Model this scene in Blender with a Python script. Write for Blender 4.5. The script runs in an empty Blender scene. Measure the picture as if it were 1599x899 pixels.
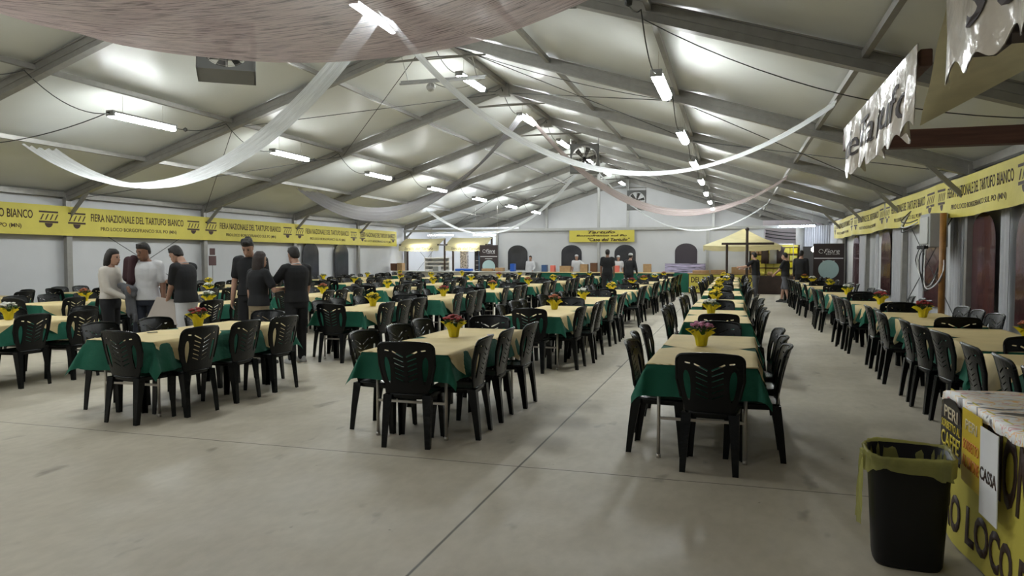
import bpy, bmesh, math, random
from mathutils import Vector, Matrix
R = math.radians
PI = math.pi
rnd = random.Random(7)
S = bpy.context.scene
COL = S.collection

# ---------------------------------------------------------------- camera, world, exposure
cam_d = bpy.data.cameras.new('camera'); cam = bpy.data.objects.new('camera', cam_d); COL.objects.link(cam)
cam.location = (0, 0, 1.55); cam.rotation_euler = (R(90-2.39), 0, R(16.8))
cam_d.sensor_width = 36; cam_d.lens = 36*1140/1599; cam_d.clip_start = 0.05; cam_d.clip_end = 300
S.camera = cam
W = bpy.data.worlds.new('world'); S.world = W; W.use_nodes = True
W.node_tree.nodes['Background'].inputs[0].default_value = (0.02, 0.03, 0.05, 1)
W.node_tree.nodes['Background'].inputs[1].default_value = 0.3
S.view_settings.view_transform = 'Standard'; S.view_settings.look = 'None'
S.view_settings.gamma = 1; S.view_settings.exposure = 0.0; S.view_settings.use_curve_mapping = False
LAMP_E = 92.0

# ---------------------------------------------------------------- materials
MATS = {}
def mat(name, col, rough=0.6, metal=0.0, noise=0.0, nscale=8.0, bump=0.0, bscale=40.0, spec=None, trans=0.0, transl=0.0, alpha=1.0, stretch=(1,1,1)):
    if name in MATS: return MATS[name]
    m = bpy.data.materials.new(name); m.use_nodes = True
    nt = m.node_tree; N = nt.nodes; L = nt.links
    b = N['Principled BSDF']
    b.inputs['Base Color'].default_value = (*col, 1); b.inputs['Roughness'].default_value = rough
    b.inputs['Metallic'].default_value = metal
    if spec is not None: b.inputs['Specular IOR Level'].default_value = spec
    if trans: b.inputs['Transmission Weight'].default_value = trans
    if alpha < 1: b.inputs['Alpha'].default_value = alpha
    tc = N.new('ShaderNodeTexCoord'); mp = N.new('ShaderNodeMapping'); mp.inputs['Scale'].default_value = stretch
    L.new(tc.outputs['Object'], mp.inputs[0])
    n = N.new('ShaderNodeTexNoise'); n.inputs['Scale'].default_value = nscale; n.inputs['Detail'].default_value = 5
    L.new(mp.outputs[0], n.inputs['Vector'])
    cr = N.new('ShaderNodeValToRGB')
    k = max(noise, 0.03)
    cr.color_ramp.elements[0].position = 0.3; cr.color_ramp.elements[1].position = 0.7
    cr.color_ramp.elements[0].color = (*[max(0, c*(1-k)) for c in col], 1)
    cr.color_ramp.elements[1].color = (*[min(1, c*(1+k)) for c in col], 1)
    L.new(n.outputs['Fac'], cr.inputs[0]); L.new(cr.outputs[0], b.inputs['Base Color'])
    if bump:
        n2 = N.new('ShaderNodeTexNoise'); n2.inputs['Scale'].default_value = bscale; n2.inputs['Detail'].default_value = 4
        L.new(mp.outputs[0], n2.inputs['Vector'])
        bp = N.new('ShaderNodeBump'); bp.inputs['Strength'].default_value = bump; bp.inputs['Distance'].default_value = 0.02
        L.new(n2.outputs['Fac'], bp.inputs['Height']); L.new(bp.outputs[0], b.inputs['Normal'])
    if transl:
        t = N.new('ShaderNodeBsdfTranslucent'); L.new(cr.outputs[0], t.inputs[0])
        mx = N.new('ShaderNodeMixShader'); mx.inputs[0].default_value = transl
        L.new(b.outputs[0], mx.inputs[1]); L.new(t.outputs[0], mx.inputs[2])
        L.new(mx.outputs[0], N['Material Output'].inputs[0])
    MATS[name] = m
    return m

def emit(name, col, e):
    m = bpy.data.materials.new(name); m.use_nodes = True
    b = m.node_tree.nodes['Principled BSDF']
    b.inputs['Base Color'].default_value = (*col, 1)
    b.inputs['Emission Color'].default_value = (*col, 1); b.inputs['Emission Strength'].default_value = e
    MATS[name] = m
    return m

def floor_mat():
    m = bpy.data.materials.new('concrete'); m.use_nodes = True
    nt = m.node_tree; N = nt.nodes; L = nt.links; b = N['Principled BSDF']
    tc = N.new('ShaderNodeTexCoord')
    def noise(s, d=6, st=None):
        n = N.new('ShaderNodeTexNoise'); n.inputs['Scale'].default_value = s; n.inputs['Detail'].default_value = d
        if st:
            mp = N.new('ShaderNodeMapping'); mp.inputs['Scale'].default_value = st; L.new(tc.outputs['Object'], mp.inputs[0]); L.new(mp.outputs[0], n.inputs['Vector'])
        else: L.new(tc.outputs['Object'], n.inputs['Vector'])
        return n
    def ramp(inp, p0, c0, p1, c1):
        r = N.new('ShaderNodeValToRGB'); r.color_ramp.elements[0].position = p0; r.color_ramp.elements[0].color = (*c0, 1)
        r.color_ramp.elements[1].position = p1; r.color_ramp.elements[1].color = (*c1, 1); L.new(inp, r.inputs[0]); return r
    def mul(a, c):
        x = N.new('ShaderNodeMix'); x.data_type = 'RGBA'; x.blend_type = 'MULTIPLY'; x.inputs[0].default_value = 1
        L.new(a, x.inputs[6]); L.new(c, x.inputs[7]); return x.outputs[2]
    base = ramp(noise(0.7, 8).outputs[0], 0.3, (0.43, 0.385, 0.305), 0.72, (0.54, 0.49, 0.395))
    fine = ramp(noise(14, 6, (1, .5, 1)).outputs[0], 0.35, (0.90, 0.90, 0.89), 0.65, (1, 1, 1))
    spots = ramp(noise(3.1, 3, (1, 0.45, 1)).outputs[0], 0.24, (0.45, 0.42, 0.40), 0.34, (1, 1, 1))
    specks = ramp(noise(9, 2).outputs[0], 0.20, (0.4, 0.38, 0.36), 0.25, (1, 1, 1))
    c = mul(mul(mul(base.outputs[0], fine.outputs[0]), spots.outputs[0]), specks.outputs[0])
    sep = N.new('ShaderNodeSeparateXYZ'); L.new(tc.outputs['Object'], sep.inputs[0])
    def seam(sock, at, w, wob):
        nn = noise(1.3, 3)
        a = N.new('ShaderNodeMath'); a.operation = 'MULTIPLY_ADD'; L.new(nn.outputs[0], a.inputs[0]); a.inputs[1].default_value = wob; L.new(sock, a.inputs[2])
        s = N.new('ShaderNodeMath'); s.operation = 'SUBTRACT'; L.new(a.outputs[0], s.inputs[0]); s.inputs[1].default_value = at + wob/2
        ab = N.new('ShaderNodeMath'); ab.operation = 'ABSOLUTE'; L.new(s.outputs[0], ab.inputs[0])
        return ramp(ab.outputs[0], w*0.6, (0.16, 0.15, 0.14), w, (1, 1, 1)).outputs[0]
    c = mul(c, seam(sep.outputs[0], -1.50, 0.010, 0.012))
    c = mul(c, seam(sep.outputs[1], 5.15, 0.008, 0.03))
    L.new(c, b.inputs['Base Color'])
    rr = ramp(noise(2.0, 4).outputs[0], 0.3, (0.42,)*3, 0.7, (0.6,)*3); L.new(rr.outputs[0], b.inputs['Roughness'])
    bp = N.new('ShaderNodeBump'); bp.inputs['Strength'].default_value = 0.12; bp.inputs['Distance'].default_value = 0.01
    L.new(noise(30, 5).outputs[0], bp.inputs['Height']); L.new(bp.outputs[0], b.inputs['Normal'])
    return m

def net_mat(name, col, tfac, streak=True):
    """light gathered netting: translucent with fine threads running along the cloth"""
    m = bpy.data.materials.new(name); m.use_nodes = True
    nt = m.node_tree; N = nt.nodes; L = nt.links
    b = N['Principled BSDF']; b.inputs['Roughness'].default_value = 0.8
    tc = N.new('ShaderNodeTexCoord'); mp = N.new('ShaderNodeMapping'); mp.inputs['Scale'].default_value = (0.8, 17, 0.8)
    L.new(tc.outputs['UV'], mp.inputs[0])
    n = N.new('ShaderNodeTexNoise'); n.inputs['Scale'].default_value = 4.0; n.inputs['Detail'].default_value = 4; n.inputs['Roughness'].default_value = .65
    L.new(mp.outputs[0], n.inputs['Vector'])
    r = N.new('ShaderNodeValToRGB')
    r.color_ramp.elements[0].position = 0.40; r.color_ramp.elements[0].color = (*[c*(0.36 if streak else .8) for c in col], 1)
    r.color_ramp.elements[1].position = 0.50 if streak else .6; r.color_ramp.elements[1].color = (*col, 1)
    L.new(n.outputs[0], r.inputs[0]); L.new(r.outputs[0], b.inputs['Base Color'])
    t = N.new('ShaderNodeBsdfTranslucent'); L.new(r.outputs[0], t.inputs[0])
    tr = N.new('ShaderNodeBsdfTransparent')
    m1 = N.new('ShaderNodeMixShader'); m1.inputs[0].default_value = 0.55; L.new(b.outputs[0], m1.inputs[1]); L.new(t.outputs[0], m1.inputs[2])
    m2 = N.new('ShaderNodeMixShader'); m2.inputs[0].default_value = tfac; L.new(m1.outputs[0], m2.inputs[1]); L.new(tr.outputs[0], m2.inputs[2])
    L.new(m2.outputs[0], N['Material Output'].inputs[0])
    return m

def print_mat():
    """white tablecloth printed all over with small coloured scraps of type and pictures"""
    m = bpy.data.materials.new('newsprint_cloth'); m.use_nodes = True
    nt = m.node_tree; N = nt.nodes; L = nt.links; b = N['Principled BSDF']; b.inputs['Roughness'].default_value = .45
    tc = N.new('ShaderNodeTexCoord'); mp = N.new('ShaderNodeMapping'); mp.inputs['Scale'].default_value = (2.2, 5, 4); mp.inputs['Rotation'].default_value = (0, 0, .5)
    L.new(tc.outputs['Object'], mp.inputs[0])
    n = N.new('ShaderNodeTexNoise'); n.inputs['Scale'].default_value = 1.6; n.inputs['Detail'].default_value = 3; n.inputs['Distortion'].default_value = 1.2
    L.new(mp.outputs[0], n.inputs['Vector'])
    r = N.new('ShaderNodeValToRGB'); e = r.color_ramp.elements
    e[0].position = 0.0; e[0].color = (.06, .05, .05, 1)
    e[1].position = .36; e[1].color = (.10, .08, .08, 1)
    for p, c in ((.39, (.8, .78, .76)), (.47, (.82, .80, .78)), (.485, (.8, .32, .05)), (.50, (.85, .6, .2)), (.52, (.82, .8, .78)), (.60, (.8, .78, .76)), (.615, (.6, .12, .1)), (.64, (.8, .77, .75)), (.70, (.75, .62, .35))):
        q = e.new(p); q.color = (*c, 1)
    L.new(n.outputs[0], r.inputs[0]); L.new(r.outputs[0], b.inputs['Base Color'])
    return m

M_floor = floor_mat()
M_pvc = mat('roof_membrane', (0.61, 0.62, 0.59), 0.32, spec=.7, noise=.06, nscale=.6, bump=.25, bscale=1.6)
M_wallpvc = mat('wall_membrane', (0.56, 0.565, 0.58), 0.45, noise=.05, nscale=.8, bump=.5, bscale=2.2)
M_wallpink = mat('wall_membrane_warm', (0.70, 0.63, 0.66), 0.5)
M_alu = mat('anodised_aluminium', (0.29, 0.28, 0.26), 0.42, metal=.55, noise=.08)
M_alu2 = mat('light_aluminium', (0.45, 0.45, 0.44), 0.4, metal=.5, noise=.05)
M_steel = mat('steel_tube', (0.50, 0.47, 0.43), 0.35, metal=.8, noise=.05)
M_black = mat('black_moulded_plastic', (0.0035, 0.0042, 0.0045), 0.26, spec=.24, bump=.08, bscale=60)
M_blackm = mat('black_matte', (0.005, 0.005, 0.0055), 0.5, spec=.3)
M_green = mat('green_nonwoven_cloth', (0.006, 0.115, 0.068), 0.8, noise=.10, nscale=4, bump=.5, bscale=14, transl=.12)
M_beige = mat('straw_yellow_paper', (0.66, 0.53, 0.27), 0.75, noise=.07, nscale=3, bump=.5, bscale=7)
M_wrap = mat('yellow_crepe_wrap', (0.80, 0.66, 0.02), 0.42, noise=.12, bump=.5, bscale=25, transl=.25)
M_leaf = mat('chrysanthemum_leaf', (0.03, 0.09, 0.02), 0.6, noise=.3, nscale=20)
M_soil = mat('pot_brown', (0.12, 0.05, 0.02), 0.7)
M_fl = {'dark red': mat('petal_red', (0.30, 0.02, 0.02), .6, noise=.3, nscale=30), 'mauve': mat('petal_mauve', (0.55, 0.20, 0.33), .6, noise=.2, nscale=30),
        'yellow': mat('petal_yellow', (0.80, 0.60, 0.03), .6, noise=.2, nscale=30), 'rust': mat('petal_rust', (0.35, 0.09, 0.03), .6, noise=.3, nscale=30),
        'white': mat('petal_white', (0.65, 0.65, 0.6), .6, noise=.1, nscale=30), 'orange': mat('petal_orange', (0.75, 0.25, 0.06), .6, noise=.2, nscale=30)}
M_ban = mat('yellow_banner_vinyl', (0.60, 0.52, 0.085), 0.55, noise=.05, nscale=2, bump=.25, bscale=4)
M_ink = mat('dark_brown_ink', (0.045, 0.02, 0.012), 0.6)
M_wood = mat('stained_wood', (0.12, 0.055, 0.035), 0.55, noise=.3, nscale=4, stretch=(1, 12, 12))
M_wood2 = mat('dark_stained_wood', (0.03, 0.015, 0.01), 0.5, noise=.3, nscale=4)
M_orange = mat('varnished_pole', (0.28, 0.13, 0.03), 0.5, noise=.2)
M_canopy = mat('pale_yellow_canopy', (0.66, 0.60, 0.36), 0.6, noise=.08, nscale=3, transl=.4, stretch=(1, 6, 6))
M_val = mat('glossy_cream_vinyl', (0.62, 0.56, 0.47), 0.16, noise=.04, bump=.6, bscale=6)
M_print = print_mat()
M_glassdark = mat('dark_clear_vinyl', (0.045, 0.045, 0.05), 0.14, noise=.3, nscale=1.5)
M_glassmar = mat('clear_vinyl_over_red_dark', (0.075, 0.030, 0.032), 0.12, noise=.35, nscale=1.5, bump=.3, bscale=3)
M_white = mat('white_plastic', (0.72, 0.72, 0.72), 0.4)
M_paper = mat('white_paper', (0.78, 0.78, 0.80), 0.7)
M_grey = mat('grey_plastic', (0.32, 0.32, 0.31), 0.5)
M_card = mat('cardboard', (0.38, 0.24, 0.12), 0.85, noise=.12)
M_blue = mat('blue_plastic', (0.02, 0.10, 0.45), 0.35)
M_bluel = mat('cooler_blue', (0.04, 0.09, 0.22), 0.35)
M_bag = mat('yellow_green_film', (0.50, 0.48, 0.16), 0.16, alpha=.72, noise=.15, bump=.7, bscale=12, transl=.45)
M_redp = mat('salmon_plastic', (0.70, 0.16, 0.12), 0.45)
M_cable = mat('cable', (0.05, 0.05, 0.05), 0.6)
M_net_pink = net_mat('mauve_net', (0.72, 0.58, 0.56), .16)
M_net_white = net_mat('white_net', (0.80, 0.82, 0.84), .10, streak=False)
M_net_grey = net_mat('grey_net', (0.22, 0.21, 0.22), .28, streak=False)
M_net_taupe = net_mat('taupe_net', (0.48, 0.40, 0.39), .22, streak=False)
E_lamp = emit('tube_lit', (0.95, 1.0, 1.0), LAMP_E)
E_bright = emit('stall_lamp', (1.0, 0.97, 0.85), 32.0)
E_kitchen = emit('kitchen_tube', (0.78, 0.87, 1.0), 50.0)
E_disc = emit('lit_disc', (0.30, 0.42, 0.44), 0.35)

# ---------------------------------------------------------------- helpers
def mesh_obj(name, bm, m, parent=None, smooth=False, loc=None):
    if isinstance(bm, bmesh.types.BMesh):
        me = bpy.data.meshes.new(name); bm.normal_update(); bm.to_mesh(me); bm.free()
    else: me = bm
    if smooth:
        for p in me.polygons: p.use_smooth = True
    if m is not None and not me.materials:
        for x in (m if isinstance(m, (list, tuple)) else [m]): me.materials.append(x)
    o = bpy.data.objects.new(name, me); COL.objects.link(o)
    if parent: o.parent = parent
    if loc: o.location = loc
    return o
def empty(name, loc=(0, 0, 0), rz=0.0):
    o = bpy.data.objects.new(name, None); COL.objects.link(o); o.location = loc; o.rotation_euler = (0, 0, rz); o.empty_display_size = .1
    return o
def tag(o, label=None, cat=None, group=None, kind=None):
    if label: o['label'] = label
    if cat: o['category'] = cat
    if group: o['group'] = group
    if kind: o['kind'] = kind
    return o
def struct(name, bm, m, label=None, **k):
    o = mesh_obj(name, bm, m, **k); o['kind'] = 'structure'
    if label: o['label'] = label
    return o
def B(): return bmesh.new()
def box(bm, x0, x1, y0, y1, z0, z1, bev=0.0, mtx=None):
    r = bmesh.ops.create_cube(bm, size=1)
    vs = r['verts']
    bmesh.ops.scale(bm, verts=vs, vec=(x1-x0, y1-y0, z1-z0))
    bmesh.ops.translate(bm, verts=vs, vec=((x0+x1)/2, (y0+y1)/2, (z0+z1)/2))
    if mtx is not None: bmesh.ops.transform(bm, matrix=mtx, verts=vs)
    if bev:
        es = list({e for v in vs for e in v.link_edges})
        bmesh.ops.bevel(bm, geom=es, offset=bev, segments=2, affect='EDGES', profile=.5)
    return bm
def tube(bm, pts, r, n=8, r1=None, cap=True):
    pts = [Vector(p) for p in pts]; rings = []
    for i, p in enumerate(pts):
        d = (pts[min(i+1, len(pts)-1)] - pts[max(i-1, 0)]).normalized()
        up = Vector((0, 0, 1)) if abs(d.z) < .95 else Vector((1, 0, 0))
        a = d.cross(up).normalized(); b = d.cross(a).normalized()
        rr = r if r1 is None else r + (r1-r)*i/(len(pts)-1)
        rings.append([bm.verts.new(p + rr*(math.cos(2*PI*k/n)*a + math.sin(2*PI*k/n)*b)) for k in range(n)])
    for i in range(len(rings)-1):
        for k in range(n):
            bm.faces.new((rings[i][k], rings[i][(k+1) % n], rings[i+1][(k+1) % n], rings[i+1][k]))
    if cap:
        bm.faces.new(rings[0][::-1]); bm.faces.new(rings[-1])
    return bm
def loft(bm, rings, cap=True, closed=True):
    vr = [[bm.verts.new(p) for p in r] for r in rings]; n = len(vr[0])
    for i in range(len(vr)-1):
        for k in range(n if closed else n-1):
            bm.faces.new((vr[i][k], vr[i][(k+1) % n], vr[i+1][(k+1) % n], vr[i+1][k]))
    if cap: bm.faces.new(vr[0][::-1]); bm.faces.new(vr[-1])
    return vr
def ell(cx, cy, z, rx, ry, n=20, rot=0, p=2.0):
    out = []
    for k in range(n):
        a = 2*PI*k/n; c, s = math.cos(a), math.sin(a)
        x = rx*math.copysign(abs(c)**(2/p), c); y = ry*math.copysign(abs(s)**(2/p), s)
        out.append((cx + x*math.cos(rot)-y*math.sin(rot), cy + x*math.sin(rot)+y*math.cos(rot), z))
    return out
def seg_box(bm, p0, p1, w, h):
    """bar of section w x h from p0 to p1 (h measured in the vertical plane)"""
    p0, p1 = Vector(p0), Vector(p1); d = (p1-p0); Ln = d.length; d.normalize()
    side = d.cross(Vector((0, 0, 1)));
    side = side.normalized() if side.length > 1e-4 else Vector((1, 0, 0))
    up = side.cross(d).normalized()
    mtx = Matrix((side, d, up)).transposed().to_4x4(); mtx.translation = (p0+p1)/2
    return box(bm, -w/2, w/2, -Ln/2, Ln/2, -h/2, h/2, mtx=mtx)
def outline(bm, pts, y0, y1):
    """closed polygon in x,z given thickness from y0 to y1"""
    a = [bm.verts.new((x, y0, z)) for x, z in pts]; b = [bm.verts.new((x, y1, z)) for x, z in pts]
    bm.faces.new(a); bm.faces.new(b[::-1]); n = len(pts)
    for i in range(n): bm.faces.new((a[i], b[i], b[(i+1) % n], a[(i+1) % n]))
def arch_pts(w, h, n=14):
    r = w/2; P = [(-r, 0), (r, 0)]
    for k in range(n+1):
        a = PI*k/n; P.append((r*math.cos(a), h-r*.75+r*.75*math.sin(a)))
    return P
DG = None
def eval_mesh(o):
    dg = bpy.context.evaluated_depsgraph_get(); dg.update()
    me = bpy.data.meshes.new_from_object(o.evaluated_get(dg), depsgraph=dg)
    d = o.data; bpy.data.objects.remove(o)
    return me
def text_mesh(s, width=None, height=None, ext=0.0015, shear=0.0, space=1.0, bold=0.0):
    """lettering lying in x,z, centred, facing -y"""
    c = bpy.data.curves.new('lettering', 'FONT'); c.body = s; c.size = 1; c.align_x = 'CENTER'; c.extrude = 0.0; c.shear = shear; c.space_character = space
    c.offset = bold; c.resolution_u = 3
    o = bpy.data.objects.new('lettering', c); COL.objects.link(o)
    me = eval_mesh(o); me.materials.clear()
    xs = [v.co.x for v in me.vertices]; ys = [v.co.y for v in me.vertices]
    cx, cy = (min(xs)+max(xs))/2, (min(ys)+max(ys))/2; w, h = max(xs)-min(xs), max(ys)-min(ys)
    sx = width/w if width else None; sy = height/h if height else None
    sx = sx or sy; sy = sy or sx
    bm = B(); bm.from_mesh(me)
    bmesh.ops.remove_doubles(bm, verts=bm.verts, dist=1e-5)
    for v in bm.verts: v.co = Vector(((v.co.x-cx)*sx, 0, (v.co.y-cy)*sy))
    r = bmesh.ops.extrude_face_region(bm, geom=list(bm.faces))
    for v in r['geom']:
        if isinstance(v, bmesh.types.BMVert): v.co.y -= ext
    return bm
def merge_into(dst, src, mtx=None):
    if mtx is not None: bmesh.ops.transform(src, matrix=mtx, verts=src.verts)
    me = bpy.data.meshes.new('tmp'); src.to_mesh(me); src.free(); dst.from_mesh(me); bpy.data.meshes.remove(me)
def T(x, y, z): return Matrix.Translation((x, y, z))
def copy_tree(o, parent=None):
    c = o.copy(); COL.objects.link(c)
    if parent: c.parent = parent
    for ch in list(o.children): copy_tree(ch, c)
    return c

# ---------------------------------------------------------------- the tent
XL, XR, XC = -16.2, 4.0, -6.1
Y0, Y1, YP = -5.5, 44.5, 34.5
HE, HR = 2.95, 6.13           # underside of the rafters at eave and ridge
def roof_h(x): return HR - (HR-HE)*abs(x-XC)/10.1
bm = B(); bmesh.ops.create_grid(bm, x_segments=1, y_segments=1, size=.5)
bmesh.ops.scale(bm, verts=bm.verts, vec=(XR-XL+6, Y1-Y0+4, 1)); bmesh.ops.translate(bm, verts=bm.verts, vec=(XC, (Y0+Y1)/2, 0))
r = bmesh.ops.extrude_face_region(bm, geom=list(bm.faces)); bmesh.ops.translate(bm, verts=[v for v in r['geom'] if isinstance(v, bmesh.types.BMVert)], vec=(0, 0, -.1))
bmesh.ops.recalc_face_normals(bm, faces=bm.faces)
struct('floor', bm, M_floor, 'bare beige grey concrete floor with dark joints')

FR = [Y0+5*i for i in range(11)]
def roof_side(xe, name):
    bm = B(); nx = 12; ys = []
    for i in range(len(FR)-1):
        for k in range(6): ys.append(FR[i]+5*k/6)
    ys.append(Y1)
    def pt(i, y, dz):
        x = XC + (xe-XC)*i/nx; f = ((y-Y0) % 5)/5
        return (x, y, roof_h(x)+.27+dz + .05*math.sin(PI*f)*math.sin(PI*((i % 3)/3)))
    for dz in (0, .03):
        g = [[bm.verts.new(pt(i, y, dz)) for i in range(nx+1)] for y in ys]
        for a in range(len(ys)-1):
            for b in range(nx): bm.faces.new((g[a][b], g[a][b+1], g[a+1][b+1], g[a+1][b]))
    return struct(name, bm, M_pvc, 'off white roof membrane of the marquee', smooth=True)
roof_side(XL-.15, 'ceiling'); roof_side(XR+.15, 'ceiling')

tn = 0
for i, y in enumerate(FR):
    bm = B()
    for s in (-1, 1):
        xe = XC + s*10.1
        a, b = Vector((XC, y, HR+.11)), Vector((xe, y, HE+.11))
        seg_box(bm, a, b, .10, .20)
        for k, hh in ((-.115, .02), (.115, .02), (0, .03)): seg_box(bm, a+Vector((0, 0, k)), b+Vector((0, 0, k)), .15 if k else .13, hh)
        xi = xe - s*.06
        box(bm, xi-.055, xi+.055, y-.08, y+.08, 0, HE+.2)
        box(bm, xi-.09, xi+.09, y-.11, y+.11, 0, .02)
        seg_box(bm, (xe-s*.08, y, HE-.42), (xe-s*.75, y, roof_h(xe-s*.75)+.02), .06, .08)
        # ridge gusset bars
        tube(bm, [(XC+s*1.15, y, roof_h(XC+1.15)-.02), (XC, y, HR-.34)], .018, 6)
    box(bm, XC-.14, XC+.14, y-.09, y+.09, HR-.12, HR+.2)
    tube(bm, [(XC-1.15, y, roof_h(XC+1.15)-.02), (XC+1.15, y, roof_h(XC+1.15)-.02)], .016, 6)
    tn += 1; struct('trim_%d' % tn, bm, M_alu, 'grey aluminium roof frame of the marquee')
for k, dx in enumerate((-10.1, -7.55, -5.05, -2.5, 0, 2.5, 5.05, 7.55, 10.1)):
    bm = B(); x = XC+dx; z = roof_h(x)
    w, h = (.07, .09) if k not in (0, 4, 8) else (.11, .13)
    box(bm, x-w/2, x+w/2, Y0, Y1, z+.12, z+.12+h)
    tn += 1; struct('trim_%d' % tn, bm, M_alu, 'long grey purlin under the roof membrane')
# bracing cables in two roof bays and wall bays
for (ya, yb) in ((14.5, 19.5), (34.5, 39.5)):
    bm = B()
    for s in (-1, 1):
        xm = XC+s*5.05; xe = XC+s*10.0
        for (x1, x2) in ((XC+s*.2, xm), (xm, xe)):
            tube(bm, [(x1, ya, roof_h(x1)+.02), (x2, yb, roof_h(x2)+.02)], .009, 5); tube(bm, [(x1, yb, roof_h(x1)+.02), (x2, ya, roof_h(x2)+.02)], .009, 5)
        xw = XC+s*9.98
        tube(bm, [(xw, ya, .2), (xw, yb, 2.7)], .009, 5); tube(bm, [(xw, yb, .2), (xw, ya, 2.7)], .009, 5)
    tn += 1; struct('trim_%d' % tn, bm, M_cable, 'thin crossed steel bracing cables')

# walls
def wavy_wall(name, x, ya, yb, h, amp, per, m):
    bm = B(); n = int((yb-ya)/.12); s = 1 if x > XC else -1
    rows = []
    for i in range(n+1):
        y = ya+(yb-ya)*i/n; d = amp*(math.sin(2*PI*y/per)+.5*math.sin(2*PI*y/per*2.7+1))
        rows.append((bm.verts.new((x+s*.10+d*.4, y, .0)), bm.verts.new((x+s*.10+d, y, h*.5)), bm.verts.new((x+s*.10+d*.3, y, h))))
    for i in range(n):
        for k in (0, 1): bm.faces.new((rows[i][k], rows[i+1][k], rows[i+1][k+1], rows[i][k+1]))
    return struct(name, bm, m, 'white membrane side wall', smooth=True)
wavy_wall('wall_left', XL, Y0, Y1, 3.25, .012, 2.5, M_wallpvc)
wavy_wall('wall_right', XR, Y0, Y1, 3.25, .035, 1.1, M_wallpvc)
def gable(name, y, m):
    bm = B(); vs = [bm.verts.new(p) for p in ((XL-.1, y, 0), (XR+.1, y, 0), (XR+.1, y, 3.2), (XC, y, 6.4), (XL-.1, y, 3.2))]
    f = bm.faces.new(vs); r = bmesh.ops.extrude_face_region(bm, geom=[f]); bmesh.ops.translate(bm, verts=[v for v in r['geom'] if isinstance(v, bmesh.types.BMVert)], vec=(0, .04, 0))
    struct(name, bm, m, 'white gable end wall')
gable('wall_back', Y1+.05, M_wallpvc); gable('wall_rear', Y0-.08, M_wallpvc)
bm = B()
for x in (-11.15, -6.1, -1.1):
    box(bm, x-.07, x+.07, Y1-.15, Y1, 0, roof_h(x)+.2)
for x in (-11.15, -6.1, -1.1):
    box(bm, x-.06, x+.06, YP-.14, YP-.02, 0, 2.95 if x != -6.1 else HR)
tn += 1; struct('trim_%d' % tn, bm, M_alu2, 'pale upright posts of the end walls')
bm = B(); box(bm, XL, XR, YP-.13, YP-.01, 2.84, 2.96)
tn += 1; struct('trim_%d' % tn, bm, M_alu2, 'horizontal rail above the far partition')
bm = B(); box(bm, XL, XR, Y1-.13, Y1-.01, 3.0, 3.1)
tn += 1; struct('trim_%d' % tn, bm, M_alu2, 'horizontal rail on the end gable')
# far partition with arched openings
bm = B(); box(bm, -11.15, 1.35, YP, YP+.05, 0, 2.86)
struct('wall_far', bm, M_wallpvc, 'white partition wall across the far end of the hall')
bm = B(); box(bm, 1.35, 4.0, 36.6, 36.65, 0, 3.3); box(bm, 1.33, 1.38, YP, 36.6, 0, 2.9)
struct('wall_store', bm, M_wallpink, 'pinkish wall behind the merchandise corner')
bm = B(); box(bm, XL, -11.1, 38.0, 38.05, 0, 3.2)
struct('wall_kitchen', bm, M_wallpvc, 'white wall behind the food stalls')
wn = 0
def window_x(cx, y, w, h, z0, m, lab):
    global wn; wn += 1
    bm = B(); outline(bm, [(a, b) for a, b in arch_pts(w, h)], -.008, .0)
    o = struct('window_%d' % wn, bm, m, lab, loc=(cx, y, z0)); return o
for cx in (-10.12, -7.42, -4.85):
    window_x(cx, YP-.02, 1.0, 1.2, .95, M_glassdark, 'dark arched clear vinyl window in the far partition')
window_x(-2.05, YP-.02, 1.0, 1.25, .95, mat('dim_violet_vinyl', (.05, .04, .05), .3), 'dark arched window at the right of the far partition')
def window_side(y, x, w, h, z0, m, lab):
    global wn; wn += 1
    bm = B(); outline(bm, arch_pts(w, h), -.008, .0)
    o = struct('window_%d' % wn, bm, m, lab, loc=(x, y, z0)); o.rotation_euler.z = R(90) if x > XC else R(-90)
    o.rotation_euler.z = R(-90) if x > XC else R(90)
    return o
for y in (25.7, 28.1):
    window_side(y, XL+.02, 1.15, 1.55, .6, M_glassdark, 'dark arched clear vinyl window in the left wall')
for y in (6.9, 9.0, 11.75, 13.9, 17.1, 21.9, 26.9):
    window_side(y, XR-.02, 1.25, 1.75, .55, M_glassmar, 'dark reddish arched clear vinyl window in the right wall')
# pale grey pleated curtain stripes hanging against the right wall
for k, (ya, yb) in enumerate(((10.2, 10.75), (12.6, 12.95), (15.0, 15.7), (17.7, 18.0), (19.9, 20.9), (22.8, 23.1), (25.0, 26.0), (29.8, 33.6))):
    bm = B(); n = int((yb-ya)/.03); rows = []
    for i in range(n+1):
        y = ya+(yb-ya)*i/n; d = .02*math.sin(i*1.15)
        rows.append((bm.verts.new((XR-.05+d, y, .03)), bm.verts.new((XR-.05+d, y, 2.9))))
    for i in range(n): bm.faces.new((rows[i][0], rows[i+1][0], rows[i+1][1], rows[i][1]))
    o = mesh_obj('wall_curtain', bm, mat('grey_curtain', (.40, .40, .42), .7), smooth=True)
    w = ('nearest', 'second nearest', 'third', 'fourth', 'fifth', 'sixth', 'seventh', 'farthest and widest')[k]
    tag(o, 'grey pleated curtain strip hanging on the right wall, %s from the camera' % w, 'curtain', 'curtain strips on the right wall')

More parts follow.
